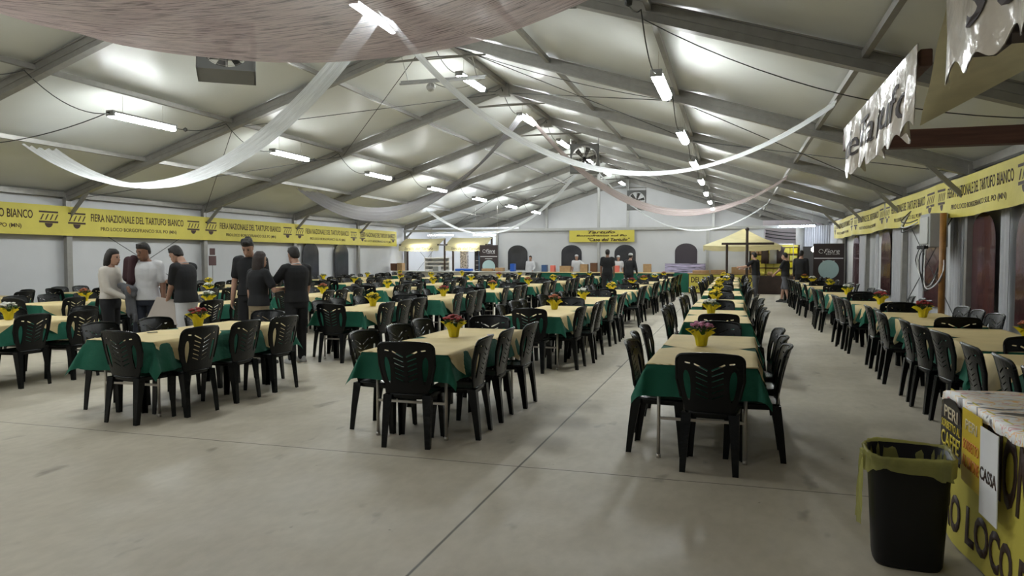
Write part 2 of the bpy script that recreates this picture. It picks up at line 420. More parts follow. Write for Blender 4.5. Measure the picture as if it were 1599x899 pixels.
# ---------------------------------------------------------------- lamps
def lamp_parts(lit=True):
    root = empty('strip_lamp')
    bm = B(); box(bm, -.085, .085, -.80, .80, .04, .085, .012); mesh_obj('housing', bm, M_grey, root)
    bm = B(); loft(bm, [[(x*s, y, z*s2) for x, z in ((-.085, .04), (-.08, -.01), (-.05, -.04), (0, -.048), (.05, -.04), (.08, -.01), (.085, .04))] for y, s, s2 in ((-.80, .7, .7), (-.785, 1, 1), (.785, 1, 1), (.80, .7, .7))])
    mesh_obj('diffuser', bm, E_lamp if lit else M_white, root)
    for y in (-.78, .78): bm = B(); box(bm, -.09, .09, y-.03, y+.03, -.02, .09, .01); mesh_obj('end_cap', bm, M_grey, root)
    for y in (-.5, .5): bm = B(); tube(bm, [(0, y, .08), (0, y, .42)], .004, 5); mesh_obj('hanger', bm, M_steel, root)
    return root
L0 = lamp_parts(); L1 = lamp_parts(False)
ordn = ['nearest', 'second', 'third', 'fourth', 'fifth', 'sixth', 'seventh', 'eighth', 'ninth']
first = {True: L0, False: L1}; used = {True: False, False: False}
LAMPY = [-3.3, 1.7, 6.8, 11.8, 16.8, 21.8, 26.8, 31.8, 36.8, 41.8]
def sag(p0, p1, s, n=10):
    p0, p1 = Vector(p0), Vector(p1)
    return [p0.lerp(p1, k/n) - Vector((0, 0, 4*s*(k/n)*(1-k/n))) for k in range(n+1)]
for (x, dz, side) in ((-11.15, .33, 'left'), (XC, .36, 'ridge'), (-1.1, .33, 'right')):
    for i, y in enumerate(LAMPY):
        lit = not ((y < 0 and side != 'ridge') or (side == 'right' and y < 7))
        o = first[lit] if not used[lit] else copy_tree(first[lit]); used[lit] = True
        o.location = (x, y, roof_h(x)-dz); o.rotation_euler = (0, 0, R(rnd.uniform(-1.5, 1.5)))
        where = {'left': 'left slope of the roof', 'ridge': 'roof ridge', 'right': 'right slope of the roof'}[side]
        k = i-2 if side == 'right' else i-3
        nm = ordn[k] if k >= 0 else 'behind the camera'
        if not lit: lb = 'unlit grey strip lamp at the top edge of the photo, under the right roof slope' if y > 5 else 'unlit grey strip lamp under the %s, overhead near the camera' % where
        elif k >= 0: lb = 'lit white strip lamp under the %s, %s from the camera' % (where, nm if side != 'right' else ordn[k-1])
        else: lb = 'lit white strip lamp under the %s, near the camera and overhead' % where
        tag(o, lb, 'lamp', 'strip lamps under the %s' % where)
    for i in range(2, len(LAMPY)-1):
        y0, y1 = LAMPY[i]+.8, LAMPY[i+1]-.8; ym = (y0+y1)/2; z = roof_h(x)-dz+.03; zz = roof_h(x)+.08
        bm = B(); tube(bm, sag((x, y0, z), (x-.03, ym, zz), .10)+sag((x-.03, ym, zz), (x, y1, z), .22)[1:], .009, 5)
        bmesh.ops.create_icosphere(bm, subdivisions=1, radius=.05, matrix=T(x, y0+.35, z+.02))
        o = mesh_obj('lamp_cable', bm, M_cable, smooth=True)
        tag(o, 'black cable joining the %s and next strip lamps under the %s' % (ordn[max(0, i-3)] if i > 2 else 'overhead', where), 'cable', 'lamp cables under the %s' % where)
# wires across the right slope
for k, (y, x0, x1, s) in enumerate(((9.55, -5.6, -2.0, .25), (14.45, -5.8, -1.2, .12), (9.4, -1.1, 3.6, .35))):
    bm = B(); tube(bm, sag((x0, y, roof_h(x0)-.02), (x1, y, roof_h(x1)-.02), s, 14), .007, 5)
    tag(mesh_obj('roof_cable', bm, M_cable), ('thin cable slung under the nearest visible roof frame, upper part', 'thin cable slung under the second roof frame near the ridge', 'thin cable drooping under the nearest roof frame at right')[k], 'cable')
bm = B(); tube(bm, sag((-14.2, 9.45, roof_h(-14.2)), (-11.15, 11.0, roof_h(-11.15)-.27), .25, 14), .01, 5)
tag(mesh_obj('roof_cable', bm, M_cable), 'black supply cable drooping to the nearest lamp on the left slope', 'cable')

# fluorescent batten rail below ridge near first fan
bm = B()
for dz in (0, .06): box(bm, XC-1.0, XC+1.0, 14.9+dz, 14.95+dz, 5.36+dz, 5.40+dz)
tube(bm, sag((XC-.2, 14.95, 5.36), (XC+.9, 14.95, 5.36), .15), .01, 5)
bmesh.ops.create_icosphere(bm, subdivisions=2, radius=.10, matrix=T(XC-.25, 14.9, 5.26))
for s in (-.8, .8): tube(bm, [(XC+s, 14.95, 5.4), (XC+s, 14.6, roof_h(XC+s))], .008, 5)
tag(mesh_obj('ridge_rack', bm, M_alu2), 'pale metal rack with cables hanging under the ridge by the second frame', 'rack')

# fans
def fan(loc, rot, size, label, hang):
    root = empty('box_fan', loc); root.rotation_euler = rot
    h = size/2; d = .22
    bm = B()
    for (a, b, c, e) in ((-h, h, h-.03, h), (-h, h, -h, -h+.03)): box(bm, a, b, -d, d, c, e)
    for s in (-1, 1): box(bm, min(s*h, s*(h-.03)), max(s*h, s*(h-.03)), -d, d, -h, h)
    # front plate with round mouth
    n = 32; ro = h-.06
    sq = []
    for k in range(n):
        a = 2*PI*k/n; c, s_ = math.cos(a), math.sin(a); q = (h-.02)/max(abs(c), abs(s_)); sq.append((c*q, s_*q, c*ro, s_*ro))
    vo = [bm.verts.new((q[0], -d+.02, q[1])) for q in sq]; vi = [bm.verts.new((q[2], -d+.02, q[3])) for q in sq]; vj = [bm.verts.new((q[2], -d+.16, q[3])) for q in sq]
    for k in range(n):
        k2 = (k+1) % n; bm.faces.new((vo[k], vo[k2], vi[k2], vi[k])); bm.faces.new((vi[k], vi[k2], vj[k2], vj[k]))
    mesh_obj('housing', bm, mat('galvanised', (.17, .17, .165), .45, metal=.4), root)
    for k in range(6):
        a = 2*PI*k/6+.2; bm = B()
        g = []
        for i in range(5):
            rr = .07+(ro-.11)*i/4; w = .05+.05*i/4; tw = .7-.3*i/4
            g.append([(rr*math.cos(a)-j*w*math.sin(a)*math.cos(tw), j*w*math.sin(tw), rr*math.sin(a)+j*w*math.cos(a)*math.cos(tw)) for j in (-1, 0, 1)])
        loft(bm, [[Vector(p)+Vector((0, t, 0)) for p in r_] for r_ in g for t in (0,)], cap=False, closed=False)
        bl = mesh_obj('blade', bm, mat('fan_blade', (.10, .095, .09), .4, metal=.3), root)
    bm = B(); bmesh.ops.create_cone(bm, cap_ends=True, segments=16, radius1=.085, radius2=.07, depth=.14, matrix=Matrix.Rotation(R(90), 4, 'X')); mesh_obj('hub', bm, M_blackm, root)
    bm = B()
    for s in (-1, 1): box(bm, -ro, ro, .10, .13, s*.06-.012, s*.06+.012)
    box(bm, -.012, .012, .08, .11, -ro, ro); mesh_obj('motor_bracket', bm, M_alu, root)
    bm = B()
    for k in range(1, 5): tube(bm, [(ro*k/4.2*math.cos(2*PI*j/24), -d+.015, ro*k/4.2*math.sin(2*PI*j/24)) for j in range(25)], .003, 4, cap=False)
    for k in range(8): tube(bm, [(.05*math.cos(PI*k/4), -d+.012, .05*math.sin(PI*k/4)), (ro*math.cos(PI*k/4), -d+.012, ro*math.sin(PI*k/4))], .003, 4)
    mesh_obj('wire_guard', bm, M_steel, root)
    bm = B()
    for s in (-1, 1): tube(bm, [(s*(h-.02), 0, h-.02), (s*(h-.02), 0, h+hang)], .012, 6)
    mesh_obj('hanging_rod', bm, M_alu, root)
    tag(root, label, 'fan', 'ventilation fans hung under the roof')
    return root
fan((-8.25, 10.6, 5.02), (R(-18), 0, R(35)), .92, 'grey box fan half hidden by the mauve net at upper left', .1)
fan((-5.25, 26.6, 5.16), (0, 0, R(12)), 1.05, 'dark square box fan with six blades hanging at the ridge, centre', .25)
fan((-5.15, 41.0, 4.72), (R(-5), 0, R(8)), 1.05, 'dark square box fan hanging before the far gable', .8)

# ---------------------------------------------------------------- draped nets
def drape(pts_fn, w, n, m, label, wav=.03, ends=None, yoff=lambda t: 0, roll=0.0):
    bm = B(); uvl = bm.loops.layers.uv.new('uv'); nv = 14; g = []; Ltot = 8.0
    for i in range(n+1):
        t = i/n; p = pts_fn(t); row = []
        ww = w*(ends(t) if ends else 1)
        for j in range(nv+1):
            v = j/nv-.5
            row.append((bm.verts.new((p[0], p[1]+v*ww+yoff(t), p[2] + v*roll*math.sin(PI*t) + wav*math.sin(j*1.9) + .25*w*(v*v)*2*0.3)), (t*Ltot, j/nv*ww*1.4)))
        g.append(row)
    for i in range(n):
        for j in range(nv):
            q = (g[i][j], g[i+1][j], g[i+1][j+1], g[i][j+1]); f = bm.faces.new([x[0] for x in q])
            for lp, x in zip(f.loops, q): lp[uvl].uv = x[1]
    o = mesh_obj('ceiling_drape', bm, m, smooth=True)
    tag(o, label, 'drape', 'net drapes swagged from the roof'); return o
def parab(p0, p1, s):
    p0, p1 = Vector(p0), Vector(p1)
    return lambda t: p0.lerp(p1, t)-Vector((0, 0, 4*s*t*(1-t)))
def spl(K):
    K = [Vector(k) for k in K]
    def f(t):
        u = t*(len(K)-1); i = min(int(u), len(K)-2); u -= i
        a, b, c, d = K[max(i-1, 0)], K[i], K[i+1], K[min(i+2, len(K)-1)]
        return .5*((2*b)+(c-a)*u+(2*a-5*b+4*c-d)*u*u+(3*b-a-3*c+d)*u**3)
    return f
pn = lambda t: .62+.38*math.sin(PI*min(1, t*1.6)/1.0*.5) if t < .62 else 1
drape(spl([(-6.1, 2.95, 4.80), (-5.1, 2.95, 3.47), (-4.0, 2.95, 2.94), (-3.0, 2.95, 2.73), (-2.3, 2.95, 2.67), (-1.56, 2.95, 2.70), (-.95, 2.95, 2.84), (0, 2.95, 3.17), (1.4, 2.95, 3.60)]),
      2.3, 60, M_net_pink, 'wide mauve net swag filling the top left of the photo', wav=.012)
Pa = (XC-.1, 12.0, 5.85); Pb = (XC+.1, 12.0, 5.85)
drape(parab(Pa, (-13.6, 11.6, 3.78), 1.72), .78, 44, M_net_white, 'white net swag from the ridge to the left slope, nearest', ends=lambda t: .75+.25*t)
drape(parab(Pb, (1.4, 11.7, 3.78), 1.80), .60, 44, M_net_white, 'white net swag crossing the photo from ridge to right slope, nearest', wav=.02, roll=.10)
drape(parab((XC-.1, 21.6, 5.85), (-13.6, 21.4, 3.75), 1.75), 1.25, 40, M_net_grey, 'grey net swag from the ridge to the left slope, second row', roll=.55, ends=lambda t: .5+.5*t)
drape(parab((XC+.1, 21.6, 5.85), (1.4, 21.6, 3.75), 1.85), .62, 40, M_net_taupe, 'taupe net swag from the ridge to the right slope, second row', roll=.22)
drape(parab((XC-.1, 31.6, 5.7), (-13.6, 31.6, 3.7), 1.95), .6, 36, M_net_white, 'white net swag at left, third row and farthest', wav=.02)
drape(parab((XC+.1, 31.6, 5.7), (1.3, 31.3, 3.7), 1.9), .45, 36, M_net_white, 'white net swag at right, third row and farthest', wav=.02)

# ---------------------------------------------------------------- banners
def truffle_mark(bm, cx, cz, s):
    outline(bm, [(cx-s, cz+.62*s), (cx+s, cz+.62*s), (cx+s, cz+.78*s), (cx-s, cz+.78*s)], -.004, -.001)
    outline(bm, [(cx-s, cz-.32*s), (cx+s, cz-.32*s), (cx+s, cz-.14*s), (cx-s, cz-.14*s)], -.004, -.001)
    for k in range(4):
        x = cx-.9*s+k*.5*s; outline(bm, [(x, cz-.05*s), (x+.13*s, cz-.05*s), (x+.42*s, cz+.5*s), (x+.29*s, cz+.5*s)], -.004, -.001)
    outline(bm, [(cx+.42*s*math.cos(a), cz-.34*s+.42*s*math.sin(a)) for a in [PI+PI*k/10 for k in range(11)]], -.004, -.001)
def banner_ink(Lb, h):
    bm = B(); z = h
    merge_into(bm, text_mesh('FIERA NAZIONALE DEL TARTUFO BIANCO', 3.35, .20*h/.73, bold=.012), T(0, -.002, .665*h))
    merge_into(bm, text_mesh('PRO LOCO BORGOFRANCO SUL PO (MN)', 2.75, .125*h/.73, bold=.012), T(0, -.002, .26*h))
    for s in (-1, 1): truffle_mark(bm, s*(Lb/2-.40), .52*h, .26)
    return bm
def warp(me, f):
    for v in me.vertices: v.co = f(v.co)
def banner_side(x, y, h, z0, rz, label, group, amp=0.0, seed=0, sagk=0.0, Lb=5.0):
    bm = B(); n = 60
    for d in (0, .004):
        g = [[bm.verts.new((-Lb/2+Lb*i/n, d, h*j/6)) for j in range(7)] for i in range(n+1)]
        for i in range(n):
            for j in range(6): bm.faces.new((g[i][j], g[i+1][j], g[i+1][j+1], g[i][j+1]))
    bn = mesh_obj('fair_banner', bm, M_ban, smooth=True, loc=(x, y, z0)); bn.rotation_euler.z = rz
    ink = mesh_obj('lettering', banner_ink(Lb, h), M_ink, bn)
    if amp or sagk:
        def f(c):
            u = 1-c.z/h
            return Vector((c.x, c.y+amp*u*math.sin(c.x*3.1+seed)+amp*.5*math.sin(c.x*1.3+seed), c.z+sagk*math.cos(PI*c.x/Lb)*-(.4+.6*u)))
        warp(bn.data, f); warp(ink.data, f)
    tag(bn, label, 'banner', group)
    return bn
for k, yc in enumerate((6.75, 11.75, 16.75, 21.75, 26.75, 31.2)):
    LB = 5.0 if k < 5 else 3.9
    lab = ['yellow fair banner on the left wall, beyond the left edge', 'yellow fair banner cut by the left edge of the photo, ending in BIANCO',
           'yellow fair banner on the left wall above the woman in white', 'yellow fair banner on the left wall behind the tall boy in black',
           'yellow fair banner above the two dark arched windows at left', 'farthest yellow fair banner on the left wall, ending at the food stalls'][k]
    banner_side(XL+.20, yc, .73, 2.10, R(90), lab, 'fair banners along the left wall', amp=.012, seed=k, Lb=LB)
for k, yc in enumerate((8.6, 13.6, 18.6, 23.6, 28.6)):
    lab = ['nearest yellow fair banner on the right wall, cut by the photo edge', 'second yellow fair banner on the right wall, right of the electric box',
           'yellow fair banner on the right wall above and beyond the electric box', 'fourth yellow fair banner along the right wall',
           'farthest yellow fair banner on the right wall by the dark panel'][k]
    banner_side(XR-.22, yc, .66, 2.30, R(-90), lab, 'fair banners along the right wall', amp=.035, seed=k*2+1, sagk=.05)

# ---------------------------------------------------------------- chairs
def curve_shape(outer, holes, ext):
    c = bpy.data.curves.new('s', 'CURVE'); c.dimensions = '2D'; c.fill_mode = 'BOTH'; c.extrude = ext
    for pl in [outer]+holes:
        s = c.splines.new('POLY'); s.points.add(len(pl)-1); s.use_cyclic_u = True
        for p, q in zip(s.points, pl): p.co = (q[0], q[1], 0, 1)
    o = bpy.data.objects.new('s', c); COL.objects.link(o); return eval_mesh(o)
def rrect(hw_b, hw_t, h, r=.055, arch=.012):
    P = [(-hw_b, 0), (hw_b, 0), (hw_b+(hw_t-hw_b)*.55, h*.28), (hw_t, h*.58)]
    for k in range(7):
        a = PI/2*k/6; P.append((hw_t-r+r*math.cos(a), h-r+r*math.sin(a)-.0))
    for k in range(1, 8):
        x = (hw_t-r)*(1-2*k/8); P.append((x, h+arch*(1-(x/(hw_t-r))**2)))
    for k in range(7):
        a = PI/2+PI/2*k/6; P.append((-hw_t+r+r*math.cos(a), h-r+r*math.sin(a)))
    P += [(-hw_t, h*.58), (-(hw_b+(hw_t-hw_b)*.55), h*.28)]
    return P
def slot(x0, z0, x1, z1, w):
    d = Vector((x1-x0, z1-z0)).normalized(); n = Vector((-d.y, d.x))*w/2; P = []
    for k in range(5):
        a = PI/2+PI*k/4; P.append((x0+d.x*math.cos(a)*w/2+n.x*math.sin(a), z0+d.y*math.cos(a)*w/2+n.y*math.sin(a)))
    for k in range(5):
        a = -PI/2+PI*k/4; P.append((x1+d.x*math.cos(a)*w/2+n.x*math.sin(a), z1+d.y*math.cos(a)*w/2+n.y*math.sin(a)))
    return P
def chair_bmeshes():
    H = .455; zb = .415
    outer = rrect(.165, .235, H-.012)
    holes = []
    for s in (-1, 1):
        P = []
        for k in range(16):
            a = 2*PI*k/16; P.append((s*(.158+.010*math.sin(a))+.024*math.cos(a)*(1+.35*math.sin(a)), .215+.115*math.sin(a)))
        holes.append(P)
        for k in range(6):
            z = .335-.042*k; L_ = .085-.006*k if k < 4 else .07
            if k: L_ = .075
            holes.append(slot(s*.018, z, s*(.018+L_), z+.030+(.012 if k == 0 else 0), .012 if k == 0 else .008))
        holes.append(slot(s*.14, .382, s*.17, .386, .010))
    me = curve_shape(outer, holes, .006)
    bm = B(); bm.from_mesh(me)
    for v in bm.verts: v.co = Vector((v.co.x, v.co.z, v.co.y))
    for k in range(-5, 6):
        g = list(bm.verts)+list(bm.edges)+list(bm.faces); bmesh.ops.bisect_plane(bm, geom=g, plane_co=(k*.04, 0, 0), plane_no=(1, 0, 0))
    for k in range(1, 5):
        g = list(bm.verts)+list(bm.edges)+list(bm.faces); bmesh.ops.bisect_plane(bm, geom=g, plane_co=(0, 0, k*.09), plane_no=(0, 0, 1))
    def bend(c):
        t = c.z/H
        return Vector((c.x, c.y-.185-.055*t-.045*t*t+.9*c.x*c.x*(.6+.4*t), c.z+zb))
    for v in bm.verts: v.co = bend(v.co)
    rim = [bend(Vector((x, 0, z))) for x, z in outer[2:-1]+[outer[-1]]]
    tube(bm, [bend(Vector((-outer[1][0], 0, 0)))][:0]+rim, .0125, 6)
    seat = B()
    def ring(z, k): return [(x*k, (y*k), z) for x, y, _ in ell(0, 0, 0, .205, .205, 28, p=5)]
    def shape(P): return [(x*(1-.10*(.2-y)/.4*1), y+.005, z) for x, y, z in P]
    loft(seat, [shape(ring(.395, .985)), shape(ring(.43, 1.0)), shape(ring(.442, .985)), shape(ring(.436, .93)), shape(ring(.430, .5)), shape(ring(.428, .12))])
    legs = []
    for (sx, sy) in ((-1, 1), (1, 1), (-1, -1), (1, -1)):
        lb = B(); xt, yt = sx*.165, (.165 if sy > 0 else -.165); xb, yb = sx*.185, (.195 if sy > 0 else -.225)
        def Lsec(cx, cy, w, z, t=.012):
            # thin L-shaped leg, open to the inside
            P = [(w/2, w/2), (-w/2, w/2), (-w/2, w/2-t), (w/2-t, w/2-t), (w/2-t, -w/2), (w/2, -w/2)]
            return [(cx+sx*p, cy+sy*q, z) for p, q in P]
        loft(lb, [Lsec(xb, yb, .042, 0), Lsec((xb*.6+xt*.4), (yb*.6+yt*.4), .055, .2), Lsec(xt, yt, .075, .43)])
        bmesh.ops.recalc_face_normals(lb, faces=lb.faces)
        legs.append(lb)
    return bm, seat, legs
bb, bs, bl = chair_bmeshes()
def to_me(bm, name, m, smooth=False):
    me = bpy.data.meshes.new(name); bm.to_mesh(me); me.materials.append(m)
    if smooth:
        for p in me.polygons: p.use_smooth = True
    return me
allc = B()
me_back = to_me(bb, 'backrest', M_black); me_seat = to_me(bs, 'seat', M_black, True); me_legs = [to_me(b, 'leg', M_black) for b in bl]
for me in [me_back, me_seat]+me_legs: allc.from_mesh(me)
me_chair = to_me(allc, 'plastic_chair', M_black)
proto_chair = empty('plastic_chair'); mesh_obj('seat', me_seat, None, proto_chair); mesh_obj('backrest', me_back, None, proto_chair)
for ml in me_legs: mesh_obj('leg', ml, None, proto_chair)
pc_used = [False]

# ---------------------------------------------------------------- tables, cloths, papers, pots
TW, TL, TH = .80, 2.20, .745
OV = .25
def drape_pt(px, py, seed, off=0.0, stiff=.24):
    qx = max(-TW/2, min(TW/2, px)); qy = max(-TL/2, min(TL/2, py))
    dx, dy = px-qx, py-qy; d = math.hypot(dx, dy)
    if d < 1e-6: return Vector((px, py, TH+off + .0015*math.sin(px*17+seed)*math.sin(py*9)))
    ux, uy = dx/d, dy/d; per = (qx*uy if uy else 0)+(qy*ux if ux else 0)
    corner = 1.0 if (abs(dx) > 1e-6 and abs(dy) > 1e-6) else 0.0
    th = math.atan2(abs(dy), abs(dx))
    rip = .020*math.sin(per*9+seed*1.7)+.012*math.sin(per*21+seed)
    out = d*(stiff+.20*math.sin(2*th)*corner) + (rip)*min(1, d/.2)*(1-corner*.5)
    r = min(1, d/.03)
    drop = d*.95*(1-.12*math.sin(2*th)*corner)
    return Vector((qx+ux*(out+off), qy+uy*(out+off), TH+off*(1-r) - drop + .006*r))
def cloth_bm(seed, OV=OV):
    bm = B(); xs = [-TW/2-OV+OV*k/7 for k in range(7)]+[-TW/2+TW*k/8 for k in range(9)]+[TW/2+OV*k/7 for k in range(1, 8)]
    ys = [-TL/2-OV+OV*k/7 for k in range(7)]+[-TL/2+TL*k/28 for k in range(29)]+[TL/2+OV*k/7 for k in range(1, 8)]
    g = [[bm.verts.new(drape_pt(x, y, seed)) for y in ys] for x in xs]
    for i in range(len(xs)-1):
        for j in range(len(ys)-1): bm.faces.new((g[i][j], g[i+1][j], g[i+1][j+1], g[i][j+1]))
    return bm
def paper_bm(cy, seed, rot=0.0):
    bm = B(); n = 30; ca, sa = math.cos(rot), math.sin(rot)
    g = []
    for i in range(n+1):
        row = []; y = -.92+1.84*i/n
        w = .40+.30*(1-abs(y)/.55) if abs(y) < .55 else max(.02, .95-abs(y))
        wi = min(w, .4); yy = max(-TL/2-.004, min(TL/2+.004, cy+y))
        xs = [-wi-(w-wi)*(1-k/6) for k in range(6)]+[-wi+2*wi*k/18 for k in range(19)]+[wi+(w-wi)*(k+1)/6 for k in range(6)]
        for x in xs: row.append(bm.verts.new(drape_pt(x+rot*y*.2*(abs(x) < .39), yy, seed, .005+(.002 if cy > 0 else 0))))
        g.append(row)
    for i in range(n):
        for j in range(n): bm.faces.new((g[i][j], g[i+1][j], g[i+1][j+1], g[i][j+1]))
    bmesh.ops.dissolve_degenerate(bm, dist=1e-4, edges=bm.edges)
    return bm
cloths = [to_me(cloth_bm(s, ov), 'tablecloth', M_green, True) for s, ov in ((0, .27), (1.3, .25), (2.9, .30), (4.4, .24))]
papers = [[to_me(paper_bm(s*.68, k*1.3, R(rt)), 'paper_topper', M_beige, True) for s, rt in ((-1, a), (1, b))] for k, (a, b) in enumerate(((2, -1.5), (-2, 1), (1, 2.5)))]
tt = B(); box(tt, -TW/2, TW/2, -TL/2, TL/2, TH-.035, TH-.004, .006); me_top = to_me(tt, 'tabletop', M_grey)
tf = B()
for s in (-1, 1):
    box(tf, s*(TW/2-.07)-.015, s*(TW/2-.07)+.015, -TL/2+.1, TL/2-.1, TH-.07, TH-.035)
    box(tf, -TW/2+.07, TW/2-.07, s*(TL/2-.14)-.015, s*(TL/2-.14)+.015, TH-.07, TH-.035)
    box(tf, -TW/2+.08, TW/2-.08, s*(TL/2-.14)-.01, s*(TL/2-.14)+.01, .30, .32)
me_frame = to_me(tf, 'table_frame', M_steel)
me_tl = []
for sx in (-1, 1):
    for sy in (-1, 1):
        b = B(); tube(b, [(sx*.32, sy*(TL/2-.14), 0), (sx*.32, sy*(TL/2-.14), .03)], .019, 10); tube(b, [(sx*.32, sy*(TL/2-.14), .02), (sx*.32, sy*(TL/2-.14), TH-.04)], .014, 10)
        me_tl.append(to_me(b, 'leg', M_steel, True))
proto_table = empty('folding_table'); mesh_obj('tabletop', me_top, None, proto_table); mesh_obj('table_frame', me_frame, None, proto_table)
for m_ in me_tl: mesh_obj('leg', m_, None, proto_table)
pt_used = [False]

def pot_meshes(seed, s=1.0):
    r = random.Random(seed)
    w = B(); rings = []
    for i, (z, rad, rf) in enumerate(((0, .050, .002), (.015, .056, .004), (.06, .062, .006), (.10, .068, .010), (.125, .085, .020), (.150, .105, .026), (.158, .122, .034))):
        ring = []
        for k in range(40):
            a = 2*PI*k/40; rr = rad+rf*math.sin(a*7+seed+i*.3)+rf*.6*math.sin(a*12+seed*2); zz = z+(rf*.9*math.sin(a*5+seed) if i > 3 else 0)
            ring.append((rr*math.cos(a), rr*math.sin(a), zz))
        rings.append(ring)
    loft(w, rings, cap=False)
    inner = [[(x*.9, y*.9, z-.004 if i else .004) for x, y, z in q] for i, q in enumerate(rings[:5])]
    vs = [w.verts.new(p) for p in inner[0]]; w.faces.new(vs)
    lf = B()
    for k in range(90):
        a = r.uniform(0, 2*PI); e = r.uniform(.0, 1.0); R_ = .105*math.sqrt(r.uniform(.1, 1))
        c = Vector((R_*math.cos(a), R_*math.sin(a), .14+.085*(1-(R_/.13)**2)*r.uniform(.5, 1.1)))
        d = Vector((math.cos(a)+r.uniform(-.5, .5), math.sin(a)+r.uniform(-.5, .5), r.uniform(-.2, .8))).normalized(); sd = d.cross(Vector((0, 0, 1))).normalized(); up = sd.cross(d)
        L_ = r.uniform(.03, .055); W_ = L_*.42
        p = [c, c+d*L_*.5+sd*W_+up*.006, c+d*L_-up*.004, c+d*L_*.5-sd*W_+up*.006, c+d*L_*.5-up*.004]
        v = [lf.verts.new(q) for q in p]
        lf.faces.new((v[0], v[1], v[4])); lf.faces.new((v[1], v[2], v[4])); lf.faces.new((v[2], v[3], v[4])); lf.faces.new((v[3], v[0], v[4]))
    tube(lf, [(0, 0, .02), (0, 0, .17)], .045, 8)
    fl = B()
    for k in range(26):
        a = r.uniform(0, 2*PI); R_ = .115*math.sqrt(r.uniform(0, 1)); z = .205+.055*(1-(R_/.12)**2)+r.uniform(-.01, .012)
        c = Vector((R_*math.cos(a), R_*math.sin(a), z)); rad = r.uniform(.016, .026)
        rr = [[c+Vector((rad*q*math.cos(2*PI*j/9)*(1.15 if j % 2 else .85), rad*q*math.sin(2*PI*j/9)*(1.15 if j % 2 else .85), rad*h_)) for j in range(9)] for q, h_ in ((.3, -.5), (1, -.1), (.95, .2), (.55, .5), (.15, .6))]
        loft(fl, rr)
        tube(fl, [c-Vector((0, 0, .01)), (c.x*.6, c.y*.6, .16)], .002, 4)
    return to_me(w, 'paper_wrap', M_wrap, True), to_me(lf, 'foliage', M_leaf), fl
POTS = {}
for i, c in enumerate(M_fl):
    w_, l_, f_ = pot_meshes(i*3+1); POTS[c] = (w_, l_, to_me(f_, 'blossoms', M_fl[c], True))
def pot(x, y, z, color, label, s=1.0):
    o = empty('potted_flower', (x, y, z), rnd.uniform(0, 6)); o.scale = (s, s, s)
    for nm, me in zip(('paper_wrap', 'foliage', 'blossoms'), POTS[color]): mesh_obj(nm, me, None, o)
    tag(o, label, 'potted flowers', 'potted flowers in yellow paper on the tables'); return o

COLS = [(2.42, 'line along the right wall', [4.75, 7.15, 9.62, 12.5, 16.1, 19.9, 22.9, 26.0]),
        (-.20, 'second line from the right wall', [5.55, 9.35, 12.3, 16.0, 19.9, 22.7, 25.8, 28.9]),
        (-2.63, 'third line from the right wall', [5.58, 9.62, 12.45, 16.0, 19.7, 22.5, 25.6, 28.9]),
        (-5.66, 'fourth line from the right wall', [5.62, 9.7, 12.8, 16.0, 19.5, 22.6, 25.7, 28.9]),
        (-8.60, 'fifth line from the right wall', [5.6, 9.4, 12.9, 16.2, 19.5, 22.6, 25.7, 28.9]),
        (-11.5, 'second line from the left wall', [5.6, 9.4, 12.9, 16.2, 19.5, 22.6, 25.7, 28.9]),
        (-14.35, 'line along the left wall', [9.4, 12.7, 16.2, 19.5, 22.6, 25.7, 28.9])]
ROWN = ['first', 'second', 'third', 'fourth', 'fifth', 'sixth', 'seventh', 'eighth']
fcol = {(1, 0): 'mauve', (2, 0): 'dark red', (3, 0): 'dark red', (2, 1): 'rust', (0, 1): 'rust', (3, 1): 'yellow', (2, 2): 'white', (1, 1): 'white', (1, 2): 'yellow', (4, 0): 'white', (4, 1): 'white', (0, 2): 'dark red', (0, 0): 'orange', (4, 2): 'rust', (3, 2): 'dark red'}
camp = Vector((0, 0))
fwd = Vector((-math.sin(R(16.8)), math.cos(R(16.8)))); rgt = Vector((math.cos(R(16.8)), math.sin(R(16.8))))
def in_view(x, y, m=.04):
    p = Vector((x, y)); z = p.dot(fwd)
    return z > .5 and abs(p.dot(rgt)/z) < 800/1140+m+.45/z
chairs = []
chm = [0]
